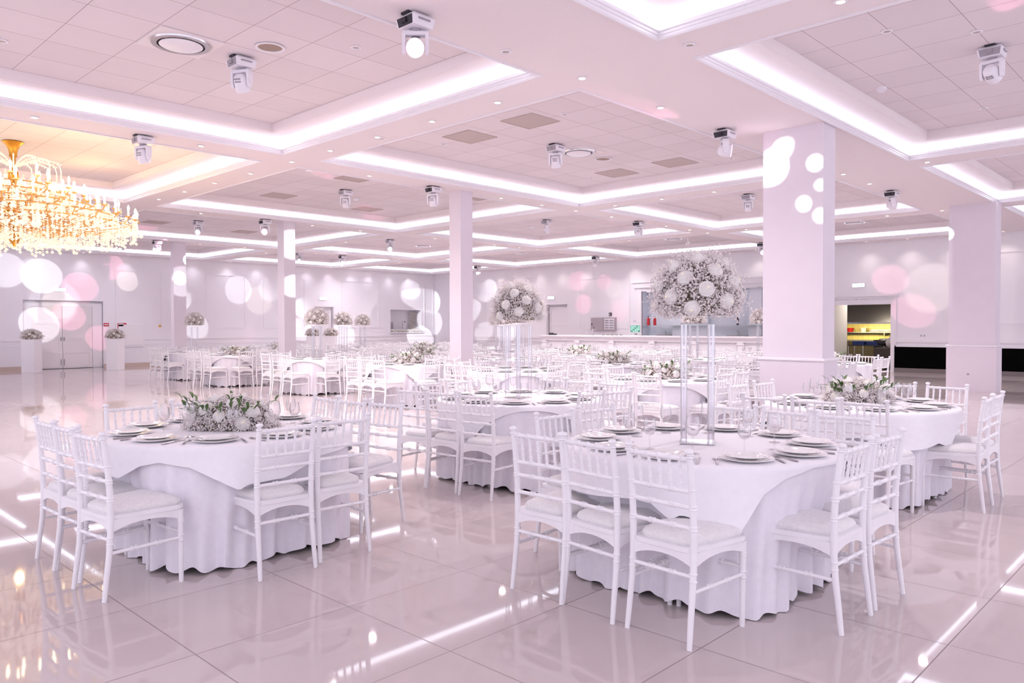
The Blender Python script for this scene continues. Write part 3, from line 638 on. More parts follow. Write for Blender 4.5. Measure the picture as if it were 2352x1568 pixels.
# light patches thrown by the stage lights: spot lamps, plus added wall washes
def spot(src, tgt, rad, power, color, blend=.08):
    l = bpy.data.lights.new('stage_beam_or_wash', 'SPOT'); d = (Vector(tgt)-Vector(src)); D = d.length
    l.spot_size = 2*math.atan(rad/D); l.spot_blend = blend; l.energy = power*D*D*SPOT_POWER; l.color = color; l.shadow_soft_size = .02
    o = bpy.data.objects.new('stage_beam_or_wash', l); col.objects.link(o); o.location = src
    o.rotation_euler = d.to_track_quat('-Z', 'Y').to_euler()
W_, P_, C_ = (.96, .97, 1), (1, .35, .5), (1, .9, .72)
SRC = {'a': (9.3, 23.9, 3.85), 'b': (16.1, 24.1, 3.85), 'c': (9.3, 21.0, 4.1), 'd': (16.0, 21.0, 4.1), 'e': (4.2, 20.9, 4.1), 'f': (16.3, 27.2, 4.1)}
for s_, x, z, r, p, c in (('e', 7.8, 3.25, .62, 9, W_), ('e', 6.75, 3.4, .6, 7, W_), ('a', 12.1, 3.25, .55, 11, W_), ('a', 13.4, 2.35, .68, 10, W_), ('c', 12.45, 2.6, .5, 10, W_), ('e', 7.7, 1.6, .6, 9, W_), ('e', 8.3, 2.3, .5, 5, C_),
      ('b', 18.3, 3.1, .5, 13, W_), ('b', 19.35, 3.3, .5, 13, W_), ('b', 20.25, 2.85, .5, 14, W_), ('d', 21.3, 2.9, .5, 10, W_), ('b', 17.9, 2.3, .48, 13, W_), ('b', 18.6, 1.6, .55, 12, W_), ('d', 20.9, 2.2, .5, 9, W_), ('d', 19.9, 1.1, .6, 11, W_), ('b', 22.4, 3.4, .5, 10, W_), ('d', 23.8, 3.3, .5, 9, W_), ('f', 24.7, 2.8, .6, 13, W_), ('f', 25.2, 1.7, .6, 9, W_), ('d', 24.4, .9, .65, 14, W_), ('c', 11.6, .95, .6, 12, W_), ('d', 14.9, 3.0, .6, 5, W_), ('d', 16.3, 3.1, .55, 4, W_), ('c', 13.1, 1.5, .5, 7, W_), ('d', 17.7, 1.35, .5, 9, W_),
      ('e', 9.0, 2.9, .55, 7, P_), ('a', 14.6, 3.3, .5, 6, P_), ('c', 10.0, 3.7, .5, 6, P_), ('a', 14.9, 1.3, .5, 6, P_), ('e', 8.6, 1.9, .5, 7, P_), ('e', 9.6, 1.1, .45, 6, P_), ('d', 17.3, 1.6, .5, 4, P_), ('b', 15.8, 2.6, .6, 3, C_), ('c', 10.6, 3.2, .4, 5, C_)):
    spot(SRC[s_], (x*SY, WY, z), r, p, c, .12)
SR = {'g': (23.1, 24.1, 3.85), 'h': (16.5, 14.2, 4.1), 'i': (16.5, 5.3, 3.85), 'j': (16.5, 18.0, 3.9), 'k': (16.4, 11.2, 3.8)}
for s_, y, z, r, p, c in (('g', 26.3, 3.2, .55, 10, W_), ('g', 25.3, 2.7, .5, 9, W_), ('g', 27.6, 2.2, .6, 8, W_), ('j', 25.0, 1.3, .6, 9, W_), ('j', 26.6, 1.2, .5, 6, W_),
      ('h', 8.2, 2.9, .5, 5, P_), ('h', 7.5, 1.9, .55, 5, P_), ('h', 20.8, 3.4, .45, 6, P_), ('h', 19.4, 3.3, .35, 5, P_), ('j', 20.5, 2.4, .45, 5, P_), ('j', 18.6, 2.1, .5, 3, P_), ('h', 18.9, 3.0, .4, 3, C_), ('k', 16.3, 3.2, .4, 4, C_), ('k', 13.3, 3.2, .45, 4, C_), ('i', 7.0, 2.6, .8, 3, C_), ('i', 3.9, 2.6, .5, 10, W_)):
    spot(SR[s_], (WX, y, z), r, p, c, .25)
for s_, x, r, p in (('a', 11.5, 2.6, 1.6), ('d', 16.0, 2.8, 2.0), ('f', 22.5, 3.0, 2.0), ('e', 8.0, 2.8, 1.8)):  # broad soft washes added to brighten the whole left wall
    spot(SRC[s_], (x, WY, 2.2), r, p, (.95, .92, 1), 1)
# patches on the columns
spot((7.2, 4.9, 3.9), (10.1, 4.75, 3.62), .26, 34, W_, .2); spot((7.2, 4.9, 3.9), (10.1, 4.6, 3.85), .16, 30, W_, .2)
spot((7.2, 4.9, 3.9), (10.1, 4.15, 3.6), .12, 30, W_, .15); spot((7.2, 4.9, 3.9), (10.1, 4.3, 3.08), .11, 30, W_, .15); spot((7.2, 4.9, 3.9), (10.1, 4.08, 2.9), .1, 26, W_, .15); spot((7.2, 4.9, 3.9), (10.1, 4.08, 3.3), .08, 26, W_, .15)
spot((7.4, 5.6, 3.9), (10.1, 4.72, 3.72), .2, 22, W_, .3); spot((7.4, 5.6, 3.9), (10.1, 4.55, 3.9), .12, 22, W_, .3); spot((7.0, 4.6, 3.8), (10.1, 4.8, 3.5), .15, 20, W_, .3)
spot((13.2, 11.6, 3.4), (10.25, 17.57, 3.55), .4, 13, W_, .15); spot((13.2, 11.6, 3.4), (10.25, 17.57, 2.5), .3, 13, W_, .15)
spot((13.2, 15, 3.8), (10.25, 24.2, 2.9), .5, 8, W_, .2)
# pink streaks grazing the ceiling, pink tint on the beam and on one chair
for s_, t_, r, p in (((9.6, 5.2, 3.72), (7.9, 5.4, HC), .5, 3.5), ((16.3, 14.2, 4.2), (13.9, 15.6, HT), .3, 3), ((16.3, 14.2, 4.2), (18.6, 12.2, HT), .25, 3), ((9.6, 14.2, 4.2), (7.9, 14.6, HT), .3, 3), ((9.6, 14.2, 4.2), (10.9, 12.5, HT), .3, 3), ((23.2, 14.0, 4.1), (21.3, 15.6, HT), .3, 3), ((16.3, 14.2, 4.0), (15.1, 12.3, HT), .3, 3), ((16.3, 14.2, 4.0), (17.8, 13.0, HT), .35, 3), ((9.6, 14.2, 4.0), (8.2, 13.0, HT), .4, 3), ((9.6, 14.2, 4.0), (9.6, 12.6, HT), .3, 3), ((9.6, 14.2, 4.0), (11.6, 16.2, HT), .5, 3), ((9.6, 2.1, 3.95), (8.0, 1.5, HT), .5, 3), ((4.2, 5.3, 3.8), (3.2, 4.2, HC), .5, 3.5), ((23, 8.2, 4.0), (21.6, 7.0, HT), .5, 3), ((16.2, 5.2, 3.8), (17.6, 4.7, HC), .35, 4), ((9.5, 21, 4.0), (9.0, 23, HT), .5, 3), ((9.7, 27.6, 4.0), (10.6, 26.9, HT), .5, 3)):
    spot(s_, t_, r*.55, p*3.2, (1, .33, .52), .5)
spot((4.2, 17, 4.0), (8.75, 16.9, .5), .35, 10, (1, .25, .4), .5)

# ------------------------------------------------------------------ chandelier
CH = (3.38, 14.34)
t = empty('chandelier', (CH[0], CH[1], 0)); tag(t, 'huge golden crystal chandelier with many candle lamps at left edge', 'chandelier')
MB().lathe([(1e-4, 4.435), (.15, 4.435), (.155, 4.425), (.10, 4.37), (.07, 4.31), (.055, 4.24), (.06, 4.20), (.035, 4.18), (1e-4, 4.17)], n=28).build('canopy', goldd_m, t)
MB().lathe([(.035, 4.18), (.03, 4.0), (.07, 3.95), (.08, 3.85), (.035, 3.8), (.04, 3.5), (.10, 3.42), (.12, 3.3), (.05, 3.22), (.045, 3.0), (.09, 2.95), (.07, 2.85), (.02, 2.78), (1e-4, 2.74)], n=18).build('centre_stem', goldd_m, t)
r_ = random.Random(5)
b = MB()
for k in range(14):
    a = 2*PI*k/14; r0 = .62+.05*(k % 2)
    pts = [(math.cos(a)*r0*s, math.sin(a)*r0*s, 4.02+.16*math.sin(PI*min(1, s*1.1)*.75)) for s in (0.05, .2, .4, .6, .8, .95)]+[(math.cos(a)*r0, math.sin(a)*r0, 4.02)]+[(math.cos(a)*r0, math.sin(a)*r0, 3.9)]
    b.tube(pts, .009, 5)
    for i in range(14):
        s = i/13; b.octa((math.cos(a)*r0*s, math.sin(a)*r0*s, 4.0+.16*math.sin(PI*min(1, s*1.1)*.75)), .014)
    for i in range(7): b.octa((math.cos(a)*r0, math.sin(a)*r0, 4.0-.03*i), .016)
b.build('fountain_crown', crys_m, t)
def arm_mesh(r, z, n):
    b = MB(); z0 = z-.20
    b.tube([(.08, 0, z0-.05), (r*.3, 0, z0-.16), (r*.6, 0, z0-.13), (r*.85, 0, z0-.06), (r*.97, 0, z0+.0), (r, 0, z0+.06), (r, 0, z-.12)], [.012, .012, .011, .01, .01, .01, .012], 6)
    b.tube([(r*.62, 0, z0-.12), (r*.7, 0, z0-.02), (r*.64, 0, z0+.04), (r*.56, 0, z0), (r*.6, 0, z0-.05)], .007, 5)
    b.lathe([(1e-4, z-.13), (.045, z-.12), (.05, z-.10), (.015, z-.095)], (r, 0, 0), 10)
    return b.mesh('arm', gold_m)
def bulb_mesh():
    b = MB(); b.lathe([(.013, -.1), (.013, 0), (.02, .015), (.022, .035), (.014, .06), (1e-4, .085)], n=8); return b.mesh('candle_lamp', flame_m)
bm_ = bulb_mesh()
TIERS = ((.48, 3.98, 8), (.85, 3.82, 12), (1.2, 3.66, 18), (1.5, 3.52, 24), (1.78, 3.36, 30))
for r, z, n in TIERS:
    am = arm_mesh(r, z, n)
    for k in range(n):
        a = 2*PI*k/n+r
        o = bpy.data.objects.new('arm', am); col.objects.link(o); o.parent = t; o.rotation_euler.z = a
        c = bpy.data.objects.new('candle_lamp', bm_); col.objects.link(c); c.parent = o; c.location = (r, 0, z)
for r, z, n in TIERS:
    b = MB(); b.tube([(r*.97*math.cos(2*PI*k/48), r*.97*math.sin(2*PI*k/48), z-.22) for k in range(49)], .012, 6)
    b.build('tier_ring', gold_m, t)
b = MB()
def strand(x, y, z, n, s=.014, drop=.035):
    for i in range(n): b.octa((x, y, z-i*drop), s)
    b.octa((x, y, z-n*drop-.02), s*2.1)
for k in range(90):
    a = 2*PI*k/90; strand(1.78*math.cos(a), 1.78*math.sin(a), 3.2, r_.randint(3, 8))
for rr, zz, nn in ((1.6, 3.05, 80), (1.35, 3.0, 70), (1.1, 2.98, 60), (.85, 2.95, 48), (.6, 2.93, 36), (.35, 2.9, 24)):
    for k in range(nn):
        a = 2*PI*k/nn+rr; strand(rr*math.cos(a), rr*math.sin(a), zz+r_.uniform(0, .12), r_.randint(3, 7))
for r, z, n in TIERS:
    for k in range(n*10):
        a = r_.uniform(0, 2*PI); q = r*r_.uniform(.72, 1.04); strand(q*math.cos(a), q*math.sin(a), z-r_.uniform(.05, .3), r_.randint(1, 4), r_.choice((.012, .016, .02)))
tag(b.build('crystal_strands', crys_m, t), 'clear crystal drops', kind='stuff')
del t['label']; tag(t, 'huge golden crystal chandelier with many candle lamps at left edge', 'chandelier')
b = MB()   # swags of beads sweeping from the rim in to the stem
for k in range(40):
    a = 2*PI*k/40
    for i in range(34):
        s = i/33; rr = 1.72*(1-s)+.12*s; z = 3.12-.22*math.sin(PI*s)-.14*s
        b.octa((rr*math.cos(a), rr*math.sin(a), z), .013)
tag(b.build('bead_swags', crys_m, t), 'draped strings of beads', kind='stuff')
for (dx, dy, z, e) in ((1.4, .8, 3.7, 10), (-1.3, -.9, 3.7, 10), (.5, -1.5, 3.6, 10), (1.7, -.9, 3.5, 9), (-.6, 1.5, 3.7, 9), (0, 0, 2.6, 8)):
    l = bpy.data.lights.new('chandelier_glow', 'POINT'); l.energy = e; l.color = (1, .62, .24); l.shadow_soft_size = .06
    o = bpy.data.objects.new('chandelier_glow', l); col.objects.link(o); o.location = (CH[0]+dx, CH[1]+dy, z)

# ------------------------------------------------------------------ chair (local: front +y)
def bamboo(b, p, q, r, nodes, n=8):
    p, q = Vector(p), Vector(q); pts = [p]; rad = [r]
    for s in nodes:
        for ds, k in ((-.02, 1), (-.012, 1.45), (-.004, 1.15), (.004, 1.15), (.012, 1.45), (.02, 1)):
            pts.append(p.lerp(q, s+ds*.28/max(.12, (q-p).length))); rad.append(r*k)
    pts.append(q); rad.append(r)
    return b.tube(pts, rad, n)
def chair_parts():
    P = []
    hw, fwid = .1725, .19
    def post(s):
        b = MB(); x = s*hw
        pts = [(x*1.03, -.237, 0), (x*1.01, -.222, .12), (x, -.205, .25), (x, -.198, .36), (x, -.196, .44), (x, -.198, .56), (x, -.208, .70), (x, -.226, .84), (x, -.232, .872)]
        rad = [.0125, .0145, .016, .0165, .017, .0165, .016, .015, .014]
        b.tube(pts, rad, 10)
        for z_, y_ in ((.30, -.2), (.335, -.199), (.53, -.197), (.545, -.197), (.625, -.202), (.64, -.203), (.715, -.209), (.865, -.231)):
            b.lathe([(.0155, z_-.006), (.0195, z_-.002), (.0195, z_+.002), (.0155, z_+.006)], (x, y_, 0), 10)
        b.lathe([(.012, .872), (.011, .878), (.019, .884), (.021, .892), (.017, .900), (1e-4, .905)], (x, -.233, 0), 12)
        return b
    P.append(('rear_post', post(-1), chair_m)); P.append(('rear_post', post(1), chair_m))
    for s in (-1, 1):
        b = MB(); b.tube([(s*fwid*.97, .19, 0), (s*fwid*.98, .188, .2), (s*fwid, .185, .42)], [.013, .0155, .0175], 10)
        for z_ in (.24, .27, .345, .36): b.lathe([(.0155, z_-.006), (.019, z_-.002), (.019, z_+.002), (.0155, z_+.006)], (s*fwid*.99, .1875, 0), 10)
        P.append(('front_leg', b, chair_m))
    # seat frame: rounded trapezoid slab with arched aprons
    out = []
    def rr(w0, w1, d0, d1, rc, n=4):
        pts = []
        for cx, cy, a0 in ((w1-rc, d1-rc, 0), (-(w1-rc), d1-rc, 90), (-(w0-rc), d0+rc, 180), (w0-rc, d0+rc, 270)):
            for k in range(n+1):
                a = R(a0+90*k/n); pts.append((cx+rc*math.cos(a), cy+rc*math.sin(a)))
        return pts
    def slab(b, o, z0, z1, sm=False):
        n = len(o); b.add([(x, y, z0) for x, y in o]+[(x, y, z1) for x, y in o], [tuple(range(n))[::-1], tuple(range(n, 2*n))]+[(k, (k+1) % n, n+(k+1) % n, n+k) for k in range(n)], sm)
    b = MB(); slab(b, rr(.178, .21, -.21, .212, .05), .425, .447)
    def apron(p, q, th):
        p, q = Vector(p), Vector(q); n = 8; d = (q-p).normalized(); nn = Vector((-d.y, d.x, 0))*th
        vs = []; fs = []
        for i in range(n+1):
            s = i/n; c = p.lerp(q, s); dr = .03+.035*abs(2*s-1)**2.2
            for off in (-1, 1):
                vs += [c+nn*off+Vector((0, 0, .427)), c+nn*off+Vector((0, 0, .427-dr))]
        for i in range(n):
            a = i*4; e = a+4
            fs += [(a, a+1, e+1, e), (a+2, e+2, e+3, a+3), (a+1, a+3, e+3, e+1)]
        b.add(vs, fs)
    apron((-.165, -.195, 0), (.165, -.195, 0), .008); apron((-.18, .19, 0), (.18, .19, 0), .008); apron((-.172, -.19, 0), (-.19, .185, 0), .008); apron((.172, -.19, 0), (.19, .185, 0), .008)
    P.append(('seat_frame', b, chair_m))
    # cushion
    o = rr(.155, .20, -.19, .205, .06, 5); n = len(o); vs = []; fs = []
    lay = [(.96, .447), (1.0, .458), (1.0, .468), (.95, .482), (.82, .494), (.55, .503), (.25, .506)]
    for s, z_ in lay: vs += [(x*s, y*s, z_) for x, y in o]
    for i in range(len(lay)-1):
        for k in range(n): fs.append((i*n+k, i*n+(k+1) % n, (i+1)*n+(k+1) % n, (i+1)*n+k))
    fs.append(tuple(range((len(lay)-1)*n, len(lay)*n)))
    P.append(('cushion', MB().add(vs, fs, True), cush_m))
    P.append(('top_rail', bamboo(MB(), (-hw, -.228, .855), (hw, -.228, .855), .0115, (.12, .31, .5, .69, .88)), chair_m))
    for z_, y_ in ((.705, -.208), (.632, -.202), (.537, -.197)): P.append(('back_rail', bamboo(MB(), (-hw, y_, z_), (hw, y_, z_), .0105, (.3, .36, .64, .7)), chair_m))
    for k in range(5):
        x = -hw+(k+1)*2*hw/6; P.append(('spindle', bamboo(MB(), (x, -.208, .708), (x, -.227, .85), .0075, (.25, .5, .8), 6), chair_m))
    P.append(('stretcher', bamboo(MB(), (-hw, -.2, .32), (hw, -.2, .32), .0105, (.3, .36, .64, .7)), chair_m))
    P.append(('stretcher', bamboo(MB(), (-.187, .187, .29), (.187, .187, .29), .0105, (.3, .36, .64, .7)), chair_m))
    for s in (-1, 1): P.append(('stretcher', bamboo(MB(), (s*hw, -.205, .25), (s*.187, .187, .255), .0105, (.3, .36, .64, .7)), chair_m))
    return P
CP = chair_parts()
chair0 = empty('chiavari_chair')
for n_, b, m_ in CP: b.build(n_, m_, chair0)
# one mesh version for the far chairs
far = MB(); mats = []; fm = []
for n_, b, m_ in CP:
    far.add(b.v, b.f); far.sm[-len(b.sm):] = b.sm; fm += [1 if m_ is cush_m else 0]*len(b.f)
far_me = far.mesh('chiavari_chair', chair_m); far_me.materials.append(cush_m); far_me.polygons.foreach_set('material_index', fm)
cused = [False]

# ------------------------------------------------------------------ tables
RT, ZT = .79, .755
def overlay_mesh(s, ang, sx=0, sy=0, seed=1, zt=ZT+.006):
    r_ = random.Random(seed); n = 56; vs = []; fs = []; ph = r_.uniform(0, 6)
    for i in range(n+1):
        for j in range(n+1):
            u, v = s*(2*i/n-1), s*(2*j/n-1)
            x, y = u*math.cos(ang)-v*math.sin(ang)+sx, u*math.sin(ang)+v*math.cos(ang)+sy
            rho, th = math.hypot(x, y), math.atan2(y, x)
            if rho <= RT: vs.append((x, y, zt))
            else:
                d = rho-RT; q = min(1, d/.05)
                rr_ = RT+.012*q+.03*d+d*.12*math.sin(th*5+ph)*q+.018*min(1, d*5)*math.sin(th*13+ph*2)
                if d < .04: z = zt-(d**2)/.08; rr_ = RT+d*.5
                else: z = zt-.02-(d-.04)*.985
                vs.append((rr_*math.cos(th), rr_*math.sin(th), z))
    for i in range(n):
        for j in range(n): a = i*(n+1)+j; fs.append((a, a+1, a+n+2, a+n+1))
    return MB().add(vs, fs, True)
def overlay_polar(ctrl, seed=1, zt=ZT+.006):
    # round drape whose hem height follows the folds: ctrl = [(angle, hem height), ...]
    r_ = random.Random(seed); n = 240; ph = r_.uniform(0, 6); C_ = sorted(ctrl); C_ = [(C_[-1][0]-360, C_[-1][1])]+C_+[(C_[0][0]+360, C_[0][1])]
    def hem(a):
        for (a0, z0), (a1, z1) in zip(C_, C_[1:]):
            if a0 <= a <= a1: return z0+(z1-z0)*(a-a0)/max(1e-6, a1-a0)
    vs = [(0, 0, zt)]; fs = []; m = 12
    for li in range(m):
        for k in range(n):
            a = 360*k/n; th = R(a)
            if li == 0: r, z = .4, zt
            elif li == 1: r, z = RT-.006, zt
            elif li == 2: r, z = RT+.008, zt-.008
            else:
                t = (li-3)/(m-4); z = (zt-.02)+(hem(a)-(zt-.02))*t
                dr = (zt-.02-z); r = RT+.014+dr*(.10+.11*math.sin(th*6+ph)+.05*math.sin(th*13+ph*2))
            vs.append((r*math.cos(th), r*math.sin(th), z))
    for k in range(n): fs.append((0, 1+k, 1+(k+1) % n))
    for i in range(m-1):
        for k in range(n): fs.append((1+i*n+k, 1+i*n+(k+1) % n, 1+(i+1)*n+(k+1) % n, 1+(i+1)*n+k))
    return MB().add(vs, fs, True)
def skirt_mesh(seed=1):
    r_ = random.Random(seed); n = 300; vs = []; fs = []; zs = [ZT, ZT-.004, ZT-.02, .68, .58, .48, .38, .28, .18, .1, .035]
    ph = [r_.uniform(0, 6) for _ in range(5)]
    vs.append((0, 0, ZT))
    for li, z in enumerate(zs):
        q = max(0, (ZT-.02-z)/(ZT-.05))
        for k in range(n):
            th = 2*PI*k/n
            sq = abs(math.cos(2*th))            # 1 on the axes, 0 on the diagonals
            rb = .79-.17*sq**1.5
            base = (RT-.004)*(1-min(1, q*1.5))+rb*min(1, q*1.5) if li > 2 else (RT-.004 if li == 2 else RT-.012)
            fold = min(1, q*1.4)*(.030*math.sin(th*26+ph[0]+2.2*math.sin(th*3+ph[1]))*(.6+.4*math.sin(th*5+ph[4]))+.014*math.sin(th*43+ph[2]+3*q)+.012*math.sin(th*9+ph[3]))
            if li <= 2: fold = 0
            zz = z if li < len(zs)-1 else .035+.015*math.sin(th*24+ph[0]+1.5*math.sin(th*3+ph[1]))+.012*math.sin(th*5+ph[4])-.012
            rr_ = base+fold
            if li == 0: rr_ = RT-.03
            vs.append((rr_*math.cos(th), rr_*math.sin(th), max(.004, zz)))
    for k in range(n): fs.append((0, 1+k, 1+(k+1) % n))
    for i in range(len(zs)-1):
        for k in range(n): fs.append((1+i*n+k, 1+i*n+(k+1) % n, 1+(i+1)*n+(k+1) % n, 1+(i+1)*n+k))
    return MB().add(vs, fs, True)
SK = [skirt_mesh(k).mesh('floor_tablecloth', skirt_m) for k in range(3)]
OV = [overlay_mesh(.85, R(a), .01, -.01, k).mesh('overlay_cloth', cloth_m) for k, a in enumerate((20, 38, 52))]
OVF = overlay_polar([(0,.50),(40,.62),(70,.5),(100,.62),(135,.52),(163,.553),(185,.567),(192,.56),(199,.492),(203,.52),(210,.50),(222,.465),(227,.56),(231,.63),(240,.70),(255,.75),(275,.745),(295,.66),(315,.52),(335,.6)], 5).mesh('overlay_cloth', cloth_m)
OVG = overlay_polar([(15,.5),(50,.66),(80,.52),(110,.64),(150,.55),(180,.60),(195,.565),(205,.64),(215,.668),(228,.64),(240,.56),(247,.505),(250,.53),(266,.54),(285,.64),(310,.66),(335,.56)], 8).mesh('overlay_cloth', cloth_m)
OVE = overlay_polar([(10,.5),(50,.64),(95,.5),(140,.62),(170,.52),(200,.56),(225,.478),(238,.50),(246,.517),(256,.475),(261,.56),(275,.66),(300,.68),(330,.52)], 9).mesh('overlay_cloth', cloth_m)
tab0 = empty('banquet_table'); MB().lathe([(1e-4, ZT-.03), (RT-.03, ZT-.03), (RT-.028, ZT-.006), (1e-4, ZT-.006)], n=48).build('tabletop', plinth_m, tab0)
for sx in (-1, 1):
    for sy in (-1, 1):
        MB().tube([(sx*.34, sy*.34, 0), (sx*.34, sy*.34, ZT-.03)], .016, 8).build('leg', black_m, tab0)
tfar = MB().lathe([(1e-4, ZT-.03), (RT-.03, ZT-.03), (RT-.028, ZT-.006), (1e-4, ZT-.006)], n=32)
for sx in (-1, 1):
    for sy in (-1, 1): tfar.tube([(sx*.34, sy*.34, 0), (sx*.34, sy*.34, ZT-.03)], .016, 6)
tfar = tfar.mesh('banquet_table', plinth_m)
plate_me = MB().lathe([(1e-4, .004), (.085, .004), (.10, .012), (.135, .019), (.137, .016), (.10, .006), (.08, 0), (1e-4, 0)], n=36).mesh('charger_plate', china_m)
def plate_obj():
    o = bpy.data.objects.new('charger_plate', plate_me); col.objects.link(o); return o
plate2_me = MB().lathe([(1e-4, .005), (.07, .005), (.08, .012), (.107, .018), (.109, .015), (.08, .007), (.065, 0), (1e-4, 0)], n=36).mesh('dinner_plate', china_m)
def gl(h, br, rb):
    b = MB(); b.lathe([(1e-4, .002), (rb, .001), (rb, .003), (.006, .008), (.004, .02), (.004, h*.42), (.008, h*.46), (br*.6, h*.5), (br*.95, h*.62), (br, h*.72), (br*.93, h*.88), (br*.8, h), (br*.78, h), (br*.9, h*.88), (br*.97, h*.72), (br*.92, h*.625), (br*.56, h*.515), (1e-4, h*.49)], n=20)
    return b.mesh('wine_glass', glass_m)
glass_a, glass_b = gl(.205, .041, .036), gl(.175, .036, .033)
def fork_mesh():
    b = MB(); b.box(-.002, 0, 0, .002, .001, .001); b = MB()
    b.tube([(0, -.1, .004), (0, -.06, .005), (0, .0, .006), (0, .035, .006)], [.0055, .005, .003, .003], 6); b.add([(-.004, .03, .005), (.004, .03, .005), (.012, .05, .004), (-.012, .05, .004), (-.004, .03, .008), (.004, .03, .008), (.012, .05, .006), (-.012, .05, .006)], [(0,3,2,1),(4,5,6,7),(0,1,5,4),(1,2,6,5),(2,3,7,6),(3,0,4,7)])
    for k in range(4): b.box(-.012+k*.0067, .05, .004, -.012+k*.0067+.004, .09, .0055)
    return b.mesh('fork', steel_m)
def knife_mesh():
    b = MB(); b.tube([(0, -.11, .005), (0, -.06, .005), (0, 0, .005)], [.006, .0055, .004], 6)
    b.add([(-.005, 0, .001), (.005, 0, .001), (.009, .08, .001), (0, .115, .001), (-.004, .08, .001), (-.003, 0, .004), (.003, 0, .004), (.003, .08, .003), (0, .11, .002), (-.003, .08, .003)], [(4,3,2,1,0), (5,6,7,8,9), (0,1,6,5), (1,2,7,6), (2,3,8,7), (3,4,9,8), (4,0,5,9)])
    return b.mesh('knife', steel_m)
fork_me, knife_me = fork_mesh(), knife_mesh()

# ------------------------------------------------------------------ flowers
def rose_mesh(r, seed=0):
    # overlapping petals laid as shallow shells round a small furled heart
    r_ = random.Random(seed); b = MB(); H = .62
    b.lathe([(r*q, r*(-.25+.2*(1-q*q))) for q in (.95, .7, .4, .02)], (0, 0, 0), 16)
    for layer, (Rk, lift, cnt) in enumerate(((1.04, 0, 5), (.90, .05, 5), (.74, .11, 5), (.57, .18, 4), (.41, .25, 3), (.27, .31, 3))):
        for k in range(cnt):
            a0 = 2*PI*k/cnt+layer*.85+r_.uniform(-.15, .15); wd = PI/cnt*1.45; vs = []; fs = []; tl = r_.uniform(-.02, .03)
            for i in range(5):
                s = i/4
                for j in range(7):
                    q = (j-3)/3; rho = Rk*(.25+.75*s)*(1-.16*q*q*s)
                    z = H*(1-rho*rho)-.42+lift*.8+(tl+.05)*s-.10*max(0, s-.72)*4*s+.035*q
                    vs.append((r*rho*math.cos(a0+q*wd), r*rho*math.sin(a0+q*wd), r*z))
            for i in range(4):
                for j in range(6): fs.append((i*7+j, i*7+j+1, (i+1)*7+j+1, (i+1)*7+j))
            b.add(vs, fs, True)
    return b
ROSE = [rose_mesh(.04, k).mesh('rose', rose_m) for k in range(3)]
HEART = MB().ball((0, 0, .0185), .0085, 8, 5, .7).mesh('rose_heart', rosec_m)
def put_rose(parent, p, nrm, s, k, heart=True):
    o = bpy.data.objects.new('rose', ROSE[k % 3]); col.objects.link(o); o.parent = parent; o.location = p
    o.rotation_euler = Vector(nrm).to_track_quat('Z', 'Y').to_euler(); o.scale = (s, s, s)
    if heart:
        h = bpy.data.objects.new('rose_heart', HEART); col.objects.link(h); h.parent = o
    return o
def dome_gyp(seed, rad, zc, hz, flat, nb, size):
    # baby's breath: sprays of stems ending in clusters of tiny blossoms
    r_ = random.Random(seed); B, S = MB(), MB()
    for k in range(nb):
        th = r_.uniform(0, 2*PI); u = r_.uniform(-flat, 1); sn = math.sqrt(max(0, 1-u*u))
        d = Vector((sn*math.cos(th), sn*math.sin(th), u)); q = r_.uniform(.80, 1.10)
        if r_.random() < .08: q *= 1.18
        p = Vector((d.x*rad*q, d.y*rad*q, zc+d.z*hz*q)); c0 = Vector((d.x*rad*.5, d.y*rad*.5, zc+d.z*hz*.5))
        if k % 3 == 0: S.tube([c0, (c0+p)/2+Vector((r_.uniform(-.01, .01),)*3), p], .0009, 3, False, False)
        for i in range(r_.randint(3, 6)):
            e = p+Vector((r_.gauss(0, .014), r_.gauss(0, .014), r_.gauss(0, .014))); B.octa(e, size*r_.uniform(.7, 1.2))
    return B, S
def inner(rad, zc, hz, flat):
    b = MB(); n, k = 20, 10; vs = []; fs = []
    for i in range(k+1):
        u = -flat+(1+flat)*i/k; sn = math.sqrt(max(1e-4, 1-u*u))
        for j in range(n): vs.append((rad*sn*math.cos(2*PI*j/n), rad*sn*math.sin(2*PI*j/n), zc+hz*u))
    for i in range(k):
        for j in range(n): fs.append((i*n+j, i*n+(j+1) % n, (i+1)*n+(j+1) % n, (i+1)*n+j))
    fs.append(tuple(range(n))[::-1]); return b.add(vs, fs, True)
def petal_mix(m, amt, c):
    nt = m.node_tree; b = nt.nodes['Principled BSDF']; o = [n for n in nt.nodes if n.type == 'OUTPUT_MATERIAL'][0]
    t = nt.nodes.new('ShaderNodeBsdfTranslucent'); t.inputs[0].default_value = (*c, 1); mx = nt.nodes.new('ShaderNodeMixShader'); mx.inputs[0].default_value = amt
    nt.links.new(b.outputs[0], mx.inputs[1]); nt.links.new(t.outputs[0], mx.inputs[2]); nt.links.new(mx.outputs[0], o.inputs[0])
petal_mix(rose_m, .22, (.97, .95, .92)); petal_mix(gyp_m, .3, (.95, .90, .90))
gap_shade_m = noise_col(mat('gap_shade_core', (.26, .22, .17), .9), (.12, .10, .06), (.36, .30, .25), 30)  # dark filler colour stands in for shade between the blossoms
ZB = ZT+.012
